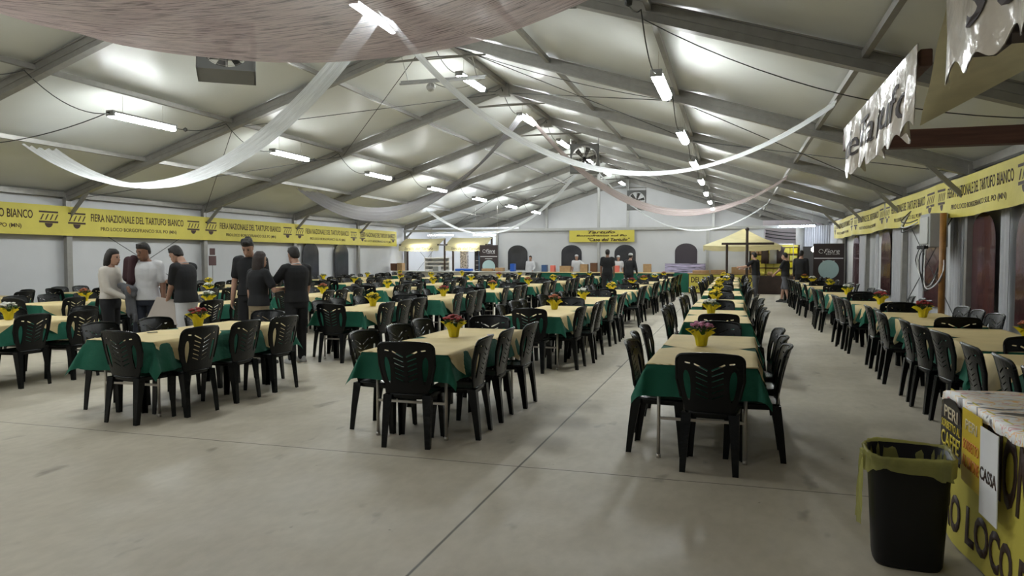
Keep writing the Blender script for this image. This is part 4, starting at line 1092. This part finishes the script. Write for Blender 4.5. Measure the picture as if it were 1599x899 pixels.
for k in range(n):
    k2 = (k+1) % n; bm.faces.new((pk, mid[k], mid[k2])); bm.faces.new((mid[k], lo[k], lo[k2], mid[k2])); bm.faces.new((lo[k], lo2[k], lo2[k2], lo[k2]))
mesh_obj('canopy', bm, M_canopy, root, False)
bm = B(); tube(bm, [(.02, -.1, 0), (.02, -.1, 2.68)], .055, 8); mesh_obj('post', bm, M_wood2, root)
bm = B(); tube(bm, [(-.78, -.1, 0), (-.78, -.1, 2.1)], .05, 8); mesh_obj('post', bm, M_wood2, root)
bm = B(); box(bm, -1.0, 1.08, -.16, -.06, 2.08, 2.17, .01); mesh_obj('cross_beam', bm, M_wood2, root)
bm = B(); bmesh.ops.create_icosphere(bm, subdivisions=2, radius=.085, matrix=T(.02, -.1, 2.72)); mesh_obj('finial', bm, M_wood2, root)
tag(root, 'stall with pale canopy and dark wooden cross of posts at far right', 'stall')
bm = B(); bmesh.ops.create_icosphere(bm, subdivisions=2, radius=.11); o = mesh_obj('stall_bulb', bm, E_bright, loc=(.7, 32.9, 2.18)); tag(o, 'bright lamp glowing under the pale stall canopy', 'lamp')
bm = B(); tube(bm, [(0, 0, .1), (-.2, .1, .45)], .01, 5); mesh_obj('flex', bm, M_cable, o)
# yellow goods wall
root = empty('goods_shelf', (1.75, 34.15, 0))
for k in range(5): bm = B(); box(bm, -1.0, 1.0, -.2, .2, .78+.3*k, .81+.3*k); mesh_obj('shelf', bm, M_wood, root)
bm = B(); box(bm, -1.02, 1.02, .18, .22, 0, 2.1); mesh_obj('back_panel', bm, M_ban, root)
for s in (-1, 1): bm = B(); box(bm, s*1.02-.02, s*1.02+.02, -.2, .2, 0, 2.1); mesh_obj('side_panel', bm, M_wood2, root)
tag(root, 'tall shelf of yellow packed goods behind the people at far right', 'shelf')
gn = 0
for k in range(4):
    for j in range(6):
        x = 1.75-.82+.32*j+rnd.uniform(-.02, .02); h = rnd.uniform(.22, .27); z = .81+.3*k
        o = boxy('yellow_pack', x-.15, x+.15, 33.97, 34.2, z, z+h, rnd.choice([M_ban, M_ban, M_wrap, M_card]), 'yellow pack, %s shelf from the bottom, %s from the left' % (('first', 'second', 'third', 'fourth')[k], ('first', 'second', 'third', 'fourth', 'fifth', 'sixth')[j]), 'pack', 'yellow packs on the goods shelf')
o = boxy('display_table', 1.05, 2.55, 32.6, 33.2, 0, .78, M_wood2, 'dark brown display table with goods before the yellow shelf', 'table')
for j in range(5):
    x = 1.3+.33*j; bm = B(); loft(bm, [ell(0, 0, z, a, a*.8, 12) for z, a in ((0, .10), (.08, .12), (.16, .09), (.17, .03))]); o = mesh_obj('goods_basket', bm, rnd.choice([M_wrap, M_card, M_ban]), smooth=True, loc=(x-.1, 32.9, .78)); tag(o, 'small basket of goods on the dark display table, %s from the left' % ('first', 'second', 'third', 'fourth', 'fifth')[j], 'basket', 'baskets on the display table')
for j, (x, m) in enumerate(((1.35, 'panel_dark'), (1.68, 'grey_plastic'), (1.98, 'panel_dark'))):
    bm = B(); loft(bm, [ell(0, 0, z, a, .05, 14) for z, a in ((0, .16), (.3, .15), (.55, .15), (.68, .20), (.74, .08), (.78, .04))]); o = mesh_obj('hanging_jacket', bm, MATS[m], smooth=True, loc=(x, 33.7, 1.28))
    bm = B(); tube(bm, [(0, 0, .76), (0, 0, .86)], .01, 5); mesh_obj('hanger', bm, M_steel, o)
    tag(o, '%s jacket hanging before the yellow goods, %s' % (('dark', 'grey', 'black')[j], ('left', 'middle', 'right')[j]), 'jacket', 'jackets hanging at the merchandise stall')
bm = B(); tube(bm, [(.95, 33.7, 2.12), (2.5, 33.7, 2.12)], .018, 8)
for x in (.95, 2.5): tube(bm, [(x, 33.7, 0), (x, 33.7, 2.12)], .018, 8)
tag(mesh_obj('clothes_rail', bm, M_steel), 'clothes rail at the merchandise stall', 'rail')
bm = B(); tube(bm, [(2.95, 35.5, 1.6), (2.95, 35.5, 3.0)], .22, 20); o = mesh_obj('white_duct', bm, M_white, smooth=True); tag(o, 'white vertical duct behind the goods shelf', 'duct')
bm = B(); tube(bm, [(2.95, 35.5, 0), (2.95, 35.5, 1.6)], .03, 8); mesh_obj('stand', bm, M_alu, o)
boxy('dark_partition_board', 2.75, 3.35, 31.9, 32.0, 0, 2.0, mat('charcoal', (.06, .06, .065), .5), 'charcoal grey board left of the dark panel with blue disc', 'board')
bm = B(); bmesh.ops.create_icosphere(bm, subdivisions=2, radius=.10); o = mesh_obj('spot_lamp', bm, E_bright, loc=(2.98, 30.2, 1.86)); tag(o, 'bright round lamp on a stand beside the dark panel with blue disc', 'lamp')
bm = B(); tube(bm, [(0, 0, -1.86), (0, 0, -.08)], .015, 6); mesh_obj('stand', bm, M_blackm, o)
for k, z in enumerate((2.75, 2.6, 2.45)):
    bm = B(); tube(bm, sag((1.4, 36.3, z+.1), (3.9, 36.3, z), .12), .02, 5); tag(mesh_obj('wall_cable', bm, M_cable), 'dark cable slung across the pinkish wall, %s' % ('upper', 'middle', 'lower')[k], 'cable')
# grey stage curtain at the far right corner
bm = B(); n = 90; rows = []
for i in range(n+1):
    u = i/n; x = 3.0+.95*u; y = 34.3-.9*u
    rows.append((bm.verts.new((x+.05*math.sin(i*.8), y+.05*math.sin(i*.8), 0)), bm.verts.new((x*.999+.03*math.sin(i*.8), y+.03*math.sin(i*.8), 2.9))))
for i in range(n): bm.faces.new((rows[i][0], rows[i+1][0], rows[i+1][1], rows[i][1]))
tag(mesh_obj('corner_curtain', bm, MATS['grey_curtain'], smooth=True), 'grey pleated curtain in the far right corner of the hall', 'curtain')

# ---------------------------------------------------------------- people
M_skin = mat('skin_light', (.42, .24, .17), .55); M_skin2 = mat('skin_tan', (.22, .11, .07), .55)
M_hair = mat('hair_black', (.012, .009, .008), .6, bump=.4, bscale=50); M_hair2 = mat('hair_brown', (.022, .011, .009), .6, bump=.4, bscale=50)
M_cb = mat('cloth_black', (.010, .010, .012), .85, bump=.3, bscale=9); M_cw = mat('cloth_white', (.56, .56, .58), .85, noise=.05, bump=.5, bscale=9); M_ccream = mat('cloth_cream', (.58, .54, .49), .85, bump=.5, bscale=9)
M_jean = mat('cloth_navy', (.018, .022, .035), .85, bump=.3); M_khaki = mat('cloth_khaki', (.28, .22, .14), .85, bump=.3); M_shoe = mat('shoe_white', (.5, .5, .5), .6); M_shoeb = mat('shoe_black', (.02, .02, .02), .5)
M_cmaroon = mat('cloth_maroon', (.035, .010, .014), .85); M_cgrey = mat('cloth_grey', (.10, .10, .11), .85, bump=.3)
def capsule(bm, p0, r0, p1, r1, n=14, flat=None):
    p0, p1 = Vector(p0), Vector(p1); d = p1-p0; L_ = max(d.length, 1e-5); d.normalize()
    up = Vector((0, 1, 0)) if abs(d.y) < .9 else Vector((1, 0, 0)); a = d.cross(up).normalized(); b = d.cross(a).normalized(); rings = []
    for k in range(5):
        t = -PI/2*(1-k/5+.02*(k == 0)); rings.append((p0+d*(r0*math.sin(t)), r0*math.cos(t)))
    for k in range(1, 6):
        t = PI/2*k/5-.02*(k == 5); rings.append((p1+d*(r1*math.sin(t)), r1*math.cos(t)))
    rings.insert(5, (p0, r0)); rings.insert(6, (p1, r1))
    f = flat or 1.0
    loft(bm, [[c+rr*(math.cos(2*PI*j/n)*a+f*math.sin(2*PI*j/n)*b) for j in range(n)] for c, rr in rings])
def chain(bm, P, Rr, **k):
    for i in range(len(P)-1): capsule(bm, P[i], Rr[i], P[i+1], Rr[i+1], **k)
def remesh(bm, vox, smooth=4):
    bmesh.ops.recalc_face_normals(bm, faces=bm.faces)
    me = bpy.data.meshes.new('r'); bm.to_mesh(me); bm.free(); o = bpy.data.objects.new('r', me); COL.objects.link(o)
    m = o.modifiers.new('r', 'REMESH'); m.mode = 'VOXEL'; m.voxel_size = vox; m.use_smooth_shade = True
    if smooth: s_ = o.modifiers.new('s', 'SMOOTH'); s_.factor = .5; s_.iterations = smooth
    out = eval_mesh(o); bpy.data.meshes.remove(me); return out
def hand(bm, wrist, d, palm_n, curl, side):
    """five separate fingers; d = forearm direction, palm_n = palm normal"""
    d = Vector(d).normalized(); n = Vector(palm_n); n = (n-d*n.dot(d)).normalized(); w = d.cross(n).normalized()*side
    wr = Vector(wrist); c = wr+d*.045
    for k in (-1, 0, 1): capsule(bm, wr+w*.012*k, .020, wr+d*.085+w*.026*k, .0145, n=8)
    for k, (off, ln) in enumerate(((.034, .070), (.012, .080), (-.011, .074), (-.033, .058))):
        p = wr+d*.088+w*off; dirv = d.copy(); r_ = .0095; cur = curl
        for q in range(3):
            seg = ln*(.42, .32, .26)[q]; dirv = (dirv*math.cos(cur)+n*math.sin(cur)).normalized() if True else dirv
            p2 = p+dirv*seg; capsule(bm, p, r_, p2, r_*.92, n=8); p = p2; r_ *= .92
    t0 = wr+d*.03+w*.03; t1 = t0+(d*.5+w*.75+n*.25).normalized()*.04; t2 = t1+(d*.85+w*.3+n*.45).normalized()*.035
    capsule(bm, t0, .014, t1, .011, n=8); capsule(bm, t1, .011, t2, .009, n=8)
def person(loc, rz, H, name_label, pose, top='tee', top_m=None, leg_m=None, shoe_m=None, skin=None, hair=None, hair_style='short', detail=True, group='people'):
    """pose keys: lean (forward lean), turn, nod (head forward), look (head yaw), LH, RH (hand targets), LE, RE (elbow bends), stride"""
    k = H/1.75; skin = skin or M_skin; hair = hair or M_hair
    root = empty('person', loc, rz); root.scale = (k, k, k)
    lean = pose.get('lean', 0.0); stride = pose.get('stride', .06); fem = pose.get('fem', 0)
    sp = lambda z: Vector((0, lean*max(0, z-.95)**1.2, z))
    sw = .185-.02*fem
    hips = [Vector((s*.09, 0, .92)) for s in (-1, 1)]
    knees = [Vector((s*.105, stride*s*.5+.02, .50)) for s in (-1, 1)]
    ank = [Vector((s*.115, stride*s, .09)) for s in (-1, 1)]
    sh = [sp(1.43)+Vector((s*sw, 0, 0)) for s in (-1, 1)]
    nod, look = pose.get('nod', .0), pose.get('look', .0)
    hb = sp(1.50)+Vector((0, .01, 0)); hc = hb+Vector((0, .03+.09*nod, .135-.02*nod))
    hands = [Vector(pose.get('LH', (-.24, .05, .80))), Vector(pose.get('RH', (.24, .05, .80)))]
    elb = []
    for i, s in enumerate((-1, 1)):
        a, b = sh[i], hands[i]; L1_, L2_ = .30, .27; d = b-a; D = min(d.length, (L1_+L2_)*.995); dn = d.normalized(); b2 = a+dn*D; hands[i] = b2
        x = (L1_**2-L2_**2+D*D)/(2*D); h_ = math.sqrt(max(0, L1_**2-x*x)); bend = Vector(pose.get('LE' if s < 0 else 'RE', (s*.5, -1, -.3))); bend = (bend-dn*bend.dot(dn)).normalized()
        elb.append(a+dn*x+bend*h_)
    RT = Matrix.Rotation(-look, 4, 'Z')
    def torso_rings(g, zmin, zmax):
        out = []
        for z, rx, ry in ((.84, .150, .105), (.92, .172-.004*fem, .118), (1.0, .162, .110), (1.10, .142-.014*fem, .098), (1.20, .152-.012*fem, .104), (1.30, .170-.012*fem, .114), (1.38, .178, .108), (1.44, .150, .088), (1.48, .085, .066), (1.52, .058, .058)):
            if zmin <= z <= zmax:
                c = sp(z); out.append(ell(c.x, c.y, z, rx+g, ry+g, 22, p=2.4))
        return out
    bm = B()
    loft(bm, torso_rings(0, 0, 2))
    capsule(bm, sp(1.46), .06, hb+Vector((0, .01+.02*nod, .05)), .054)
    # head built round its own centre, then turned
    hd = B()
    loft(hd, [ell(0, y_, z, rx, ry, 18) for z, rx, ry, y_ in ((-.115, .030, .032, .045), (-.10, .048, .050, .035), (-.06, .062, .078, .018), (-.01, .070, .090, .004), (.04, .074, .096, -.004), (.08, .068, .086, -.006), (.11, .045, .058, -.006), (.122, .015, .02, -.006))])
    capsule(hd, (0, .088, .012), .009, (0, .108, -.028), .013, n=8); capsule(hd, (-.022, .094, -.058), .008, (.022, .094, -.058), .008, n=8); capsule(hd, (-.02, .094, -.068), .007, (.02, .094, -.068), .007, n=8)
    capsule(hd, (-.04, .080, .03), .009, (.04, .080, .03), .009, n=8)
    for s in (-1, 1): capsule(hd, (s*.072, -.005, .015), .012, (s*.073, -.002, -.03), .010, n=8)
    HM = T(*hc) @ RT @ Matrix.Rotation(-nod*.55, 4, 'X')
    merge_into(bm, hd, HM)
    for i, s in enumerate((-1, 1)):
        chain(bm, [sh[i], elb[i]], [.056-.006*fem, .043-.004*fem]); chain(bm, [elb[i], hands[i]], [.043-.004*fem, .029])
        pn = pose.get('LN' if s < 0 else 'RN', (-s, 0, 0)); hand(bm, hands[i], hands[i]-elb[i], pn, pose.get('curl', .35), s*-1)
        chain(bm, [hips[i], knees[i], ank[i]], [.088, .060, .042])
        capsule(bm, ank[i]+Vector((0, -.02, -.045)), .038, ank[i]+Vector((s*.015, .15, -.058)), .032)
    body = mesh_obj('body', remesh(bm, .009 if detail else .014, 2), skin, root, True)
    # eyes and brows
    if detail:
        e = B()
        for s in (-1, 1):
            bmesh.ops.create_icosphere(e, subdivisions=2, radius=.0115, matrix=HM @ T(s*.031, .084, .008) @ Matrix.Diagonal((1.2, .7, .75, 1)))
            capsule(e, HM @ Vector((s*.018, .091, .030)), .004, HM @ Vector((s*.046, .082, .031)), .003, n=6)
        mesh_obj('eyes', e, M_hair, root, True)
    # top
    g = .014
    bm = B()
    loft(bm, torso_rings(g+.010, .90 if top != 'crop' else .98, 1.485))
    slv = {'tee': .72, 'long': 1.0, 'crop': 1.0}[top]
    for i, s in enumerate((-1, 1)):
        if top == 'tee':
            chain(bm, [sh[i]-Vector((s*.05, 0, -.012)), sh[i], sh[i].lerp(elb[i], slv)], [.068, .070, .066])
        else:
            chain(bm, [sh[i]-Vector((s*.05, 0, -.012)), sh[i], elb[i]], [.066, .069, .058]); chain(bm, [elb[i], elb[i].lerp(hands[i], .94)], [.058, .040])
    topo = mesh_obj('shirt', remesh(bm, .011 if detail else .016, 3), top_m, root, True); topo['label'] = {'tee': 'short sleeved top', 'long': 'long sleeved top', 'crop': 'jacket'}[top]
    if pose.get('collar'):
        c = B(); tube(c, [sp(1.475)+Vector((.072*math.cos(a), .066*math.sin(a)+.005, .012-.02*math.sin(a))) for a in [2*PI*j/20 for j in range(21)]], .008, 6); mesh_obj('collar', c, M_cw, root, True)
    # trousers
    bm = B(); loft(bm, torso_rings(.012, .84, 1.0))
    short = pose.get('shorts')
    for i in range(2):
        if short: chain(bm, [hips[i], knees[i]+Vector((0, 0, .02))], [.100, .085])
        else: chain(bm, [hips[i], knees[i], ank[i]+Vector((0, 0, .0))], [.100, .076, .064])
    mesh_obj('trousers', remesh(bm, .012 if detail else .016, 3), leg_m, root, True)
    for i, s in enumerate((-1, 1)):
        c = B(); loft(c, [ell(ank[i].x+s*.008, ank[i].y+.055, z, rx, ry, 18, p=2.6) for z, rx, ry in ((0, .048, .140), (.02, .052, .146), (.05, .048, .135))]+[ell(ank[i].x, ank[i].y+.01, z, rx, ry, 18) for z, rx, ry in ((.08, .046, .085), (.12, .044, .055))]); mesh_obj('shoe', c, shoe_m or M_shoeb, root, True)
    # hair
    c = B(); 
    loft(c, [ell(0, y_, z, rx, ry, 20) for z, rx, ry, y_ in ((-.055, .050, .030, -.070), (-.02, .076, .060, -.045), (.03, .083, .082, -.030), (.07, .083, .098, -.008), (.105, .070, .088, -.006), (.135, .040, .055, -.008), (.142, .012, .015, -.01))])
    if hair_style == 'short': capsule(c, (-.03, .052, .118), .020, (.03, .052, .118), .020, n=10)
    if hair_style == 'curly':
        r_ = random.Random(5)
        for q in range(20):
            a = r_.uniform(0, 2*PI); bmesh.ops.create_icosphere(c, subdivisions=2, radius=.030, matrix=T(.055*math.cos(a), -.010+.068*math.sin(a), r_.uniform(.08, .115)))
    if hair_style in ('bob', 'long'):
        lo_ = -.16 if hair_style == 'bob' else -.34
        loft(c, [ell(0, y_, z, rx, ry, 20) for z, rx, ry, y_ in ((lo_, .075, .030, -.075), (lo_*.75, .105, .055, -.065), (lo_*.3, .110, .075, -.050), (.03, .100, .085, -.035), (.10, .08, .085, -.01), (.14, .04, .05, -.01))])
    HMr = HM if hair_style == 'short' or True else HM
    bmesh.ops.transform(c, matrix=HMr, verts=c.verts)
    hr = mesh_obj('hair', remesh(c, .009, 3), hair, root, True)
    if pose.get('cap'):
        c = B(); loft(c, [ell(0, -.002, z, rx, ry, 20) for z, rx, ry in ((.05, .092, .108), (.10, .088, .104), (.14, .06, .075), (.15, .01, .015))]); bmesh.ops.transform(c, matrix=HM, verts=c.verts); mesh_obj('cap', c, M_cw, root, True)
    tag(root, name_label, 'person', group)
    root['_hc'] = 0; del root['_hc']
    return root, hands
G1 = 'young staff standing among the tables at left'
def face_to(p, q): return math.atan2(-(q[0]-p[0]), q[1]-p[1])
def at_px(px, Y):
    b = math.atan((px-800)/1140)-R(16.8); return (Y*math.tan(b), Y)
pw = at_px(172, 8.55); pm = at_px(229, 8.75); pb = at_px(291, 8.75); pt_ = at_px(392, 9.6); pg = at_px(404, 9.05); pr = at_px(463, 9.35)
person((*pw, 0), face_to(pw, pb)+R(5), 1.66, 'person in cream jacket with dark shoulder length hair holding grey bundle', {'fem': 1, 'LH': (-.10, .28, 1.04), 'RH': (.12, .30, 1.02), 'curl': .8, 'nod': .15}, 'crop', M_ccream, M_cb, skin=M_skin, hair_style='bob', group=G1)
person((*pm, 0), R(200), 1.76, 'person in white T-shirt with dark jacket over one shoulder', {'LH': (-.26, .04, .80), 'RH': (.18, .18, 1.1), 'nod': .5, 'look': R(25)}, 'tee', M_cw, M_jean, skin=M_skin2, group=G1)
person((*pb, 0), face_to(pb, pm)+R(0), 1.72, 'person in black polo and white trousers holding a pale sheet', {'LH': (-.06, .30, .90), 'RH': (.10, .48, 1.22), 'nod': .9, 'lean': .10, 'collar': 1}, 'tee', M_cb, M_cw, skin=M_skin, group=G1)
person((*pt_, 0), R(200), 1.84, 'tall person in black shirt facing the camera, head bent down', {'nod': 1.0, 'LH': (-.24, .06, .78), 'RH': (.26, .06, .78)}, 'tee', M_cb, M_cb, skin=M_skin, hair_style='curly', group=G1)
person((*pg, 0), R(-15), 1.62, 'person with long brown hair and khaki trousers, back to the camera', {'fem': 1, 'RH': (.22, .30, 1.18), 'LH': (-.20, .02, .80), 'curl': .8}, 'tee', M_cb, M_khaki, skin=M_skin, hair=M_hair2, hair_style='long', group=G1)
person((*pr, 0), R(62), 1.70, 'person in all black with white sneakers, side on, hand raised', {'LH': (-.14, .30, 1.36), 'RH': (.20, .12, .84), 'nod': .4, 'collar': 1}, 'tee', M_cb, M_cb, M_shoe, skin=M_skin, group=G1)
# held things
v = Vector((pw[0], pw[1])); fw = (Vector(pb)-Vector(pw)).normalized()
def bundle(P, m, name, loc):
    c = B(); q = random.Random(3)
    for (p0, r0, p1, r1) in P: capsule(c, p0, r0, p1, r1, n=12)
    for (p0, r0, p1, r1) in P:
        for k in range(3):
            t = q.random(); d = Vector((q.uniform(-1, 1), q.uniform(-1, 1), q.uniform(-1, 1))).normalized(); w = Vector(p0).lerp(Vector(p1), t)+d*(r0+r1)*.42
            capsule(c, w, .022, w+Vector((q.uniform(-.05, .05), q.uniform(-.03, .03), -.09)), .012, n=8)
    return mesh_obj(name, remesh(c, .010, 3), m, smooth=True, loc=loc)
o = bundle([((-.10, 0, .08), .05, (.10, .02, .02), .06), ((-.02, 0, .05), .06, (.12, 0, -.05), .05), ((.03, 0, -.02), .055, (.06, 0, -.30), .05), ((.08, .02, -.05), .04, (.14, .02, -.42), .03)], M_cgrey, 'folded_coat', (pw[0]+fw.x*.30, pw[1]+fw.y*.30-.05, 1.06))
tag(o, 'dark grey coat bundled in the hands of the person in cream', 'coat')
o = bundle([((-.02, .08, .14), .055, (.05, -.05, .15), .06), ((-.05, -.04, .12), .07, (-.06, -.05, -.12), .075), ((.05, -.06, .13), .06, (.04, -.07, -.16), .07), ((-.02, -.05, -.10), .07, (0, -.06, -.24), .03), ((-.05, .10, .10), .05, (-.08, .10, -.1), .05)], M_cmaroon, 'maroon_jacket', (pm[0]-.17, pm[1]-.06, 1.38)); tag(o, 'dark maroon jacket slung over the shoulder of the person in white', 'jacket')
c = B(); outline(c, [(-.30, -.20), (.22, -.25), (.30, .10), (-.20, .17)], -.004, .004); pmid = (Vector(pm)+Vector(pb))/2
o = mesh_obj('folded_sheet', c, mat('sheet_beige', (.36, .31, .27), .7), loc=(pmid.x+.12, pmid.y-.12, .82)); o.rotation_euler = (R(-20), 0, R(8)); tag(o, 'pale beige sheet held low between the two men at left', 'sheet')
c = B(); loft(c, [ell(0, 0, z, a, a*.8, 12) for z, a in ((0, .025), (.06, .03), (.10, .028), (.13, .015), (.17, .012))]); o = mesh_obj('small_bottle', c, mat('bottle_blue', (.35, .38, .6), .2), smooth=True, loc=(pg[0]+.28, pg[1]+.24, 1.17)); tag(o, 'small whitish blue bottle held up between the two people in black', 'bottle')
# far figures
G2 = 'people at the far end of the hall'
def far(px, Y, rz, H, lab, pose, **k):
    p = at_px(px, Y); return person((*p, 0), R(rz), H, lab, pose, detail=False, group=G2, **k)
far(949, 27.6, 8, 1.84, 'person in black with short hair, back turned, at the far centre', {}, top='tee', top_m=M_cb, leg_m=M_cb, skin=M_skin2)
far(983, 29.6, -12, 1.70, 'person in black with a white cap leaning at the far centre', {'cap': 1, 'lean': .25, 'RH': (.25, .25, .95)}, top='long', top_m=M_cb, leg_m=M_cb)
far(829, 34.2, 180, 1.62, 'kitchen worker in white before the leftmost dark arch', {'LH': (-.2, .3, 1.0)}, top='long', top_m=M_cw, leg_m=M_cw)
far(901, 34.15, 180, 1.66, 'kitchen worker in white before the second dark arch', {'cap': 1, 'LH': (-.4, .3, 1.2)}, top='tee', top_m=M_cw, leg_m=M_cw)
far(966, 34.15, 180, 1.62, 'kitchen worker with white cap seen behind the person in black', {'cap': 1}, top='tee', top_m=M_cw, leg_m=M_cw)
far(1181, 28.0, 60, 1.72, 'person in black with arms stretched out to the left at far right', {'LH': (-.30, .50, 1.22), 'RH': (.1, .55, 1.18), 'lean': .1}, top='tee', top_m=M_cb, leg_m=M_cgrey, shoe_m=M_shoe)
far(1227, 26.8, 70, 1.70, 'person in black top and dark shorts walking at far right', {'shorts': 1, 'stride': .16, 'LH': (-.1, .35, 1.0)}, top='tee', top_m=M_cb, leg_m=M_cgrey)
far(1251, 27.6, -20, 1.78, 'person in dark clothes standing left of the dark panel', {}, top='long', top_m=M_cb, leg_m=M_cb)
for o in (L0, L1, proto_chair, proto_table): pass
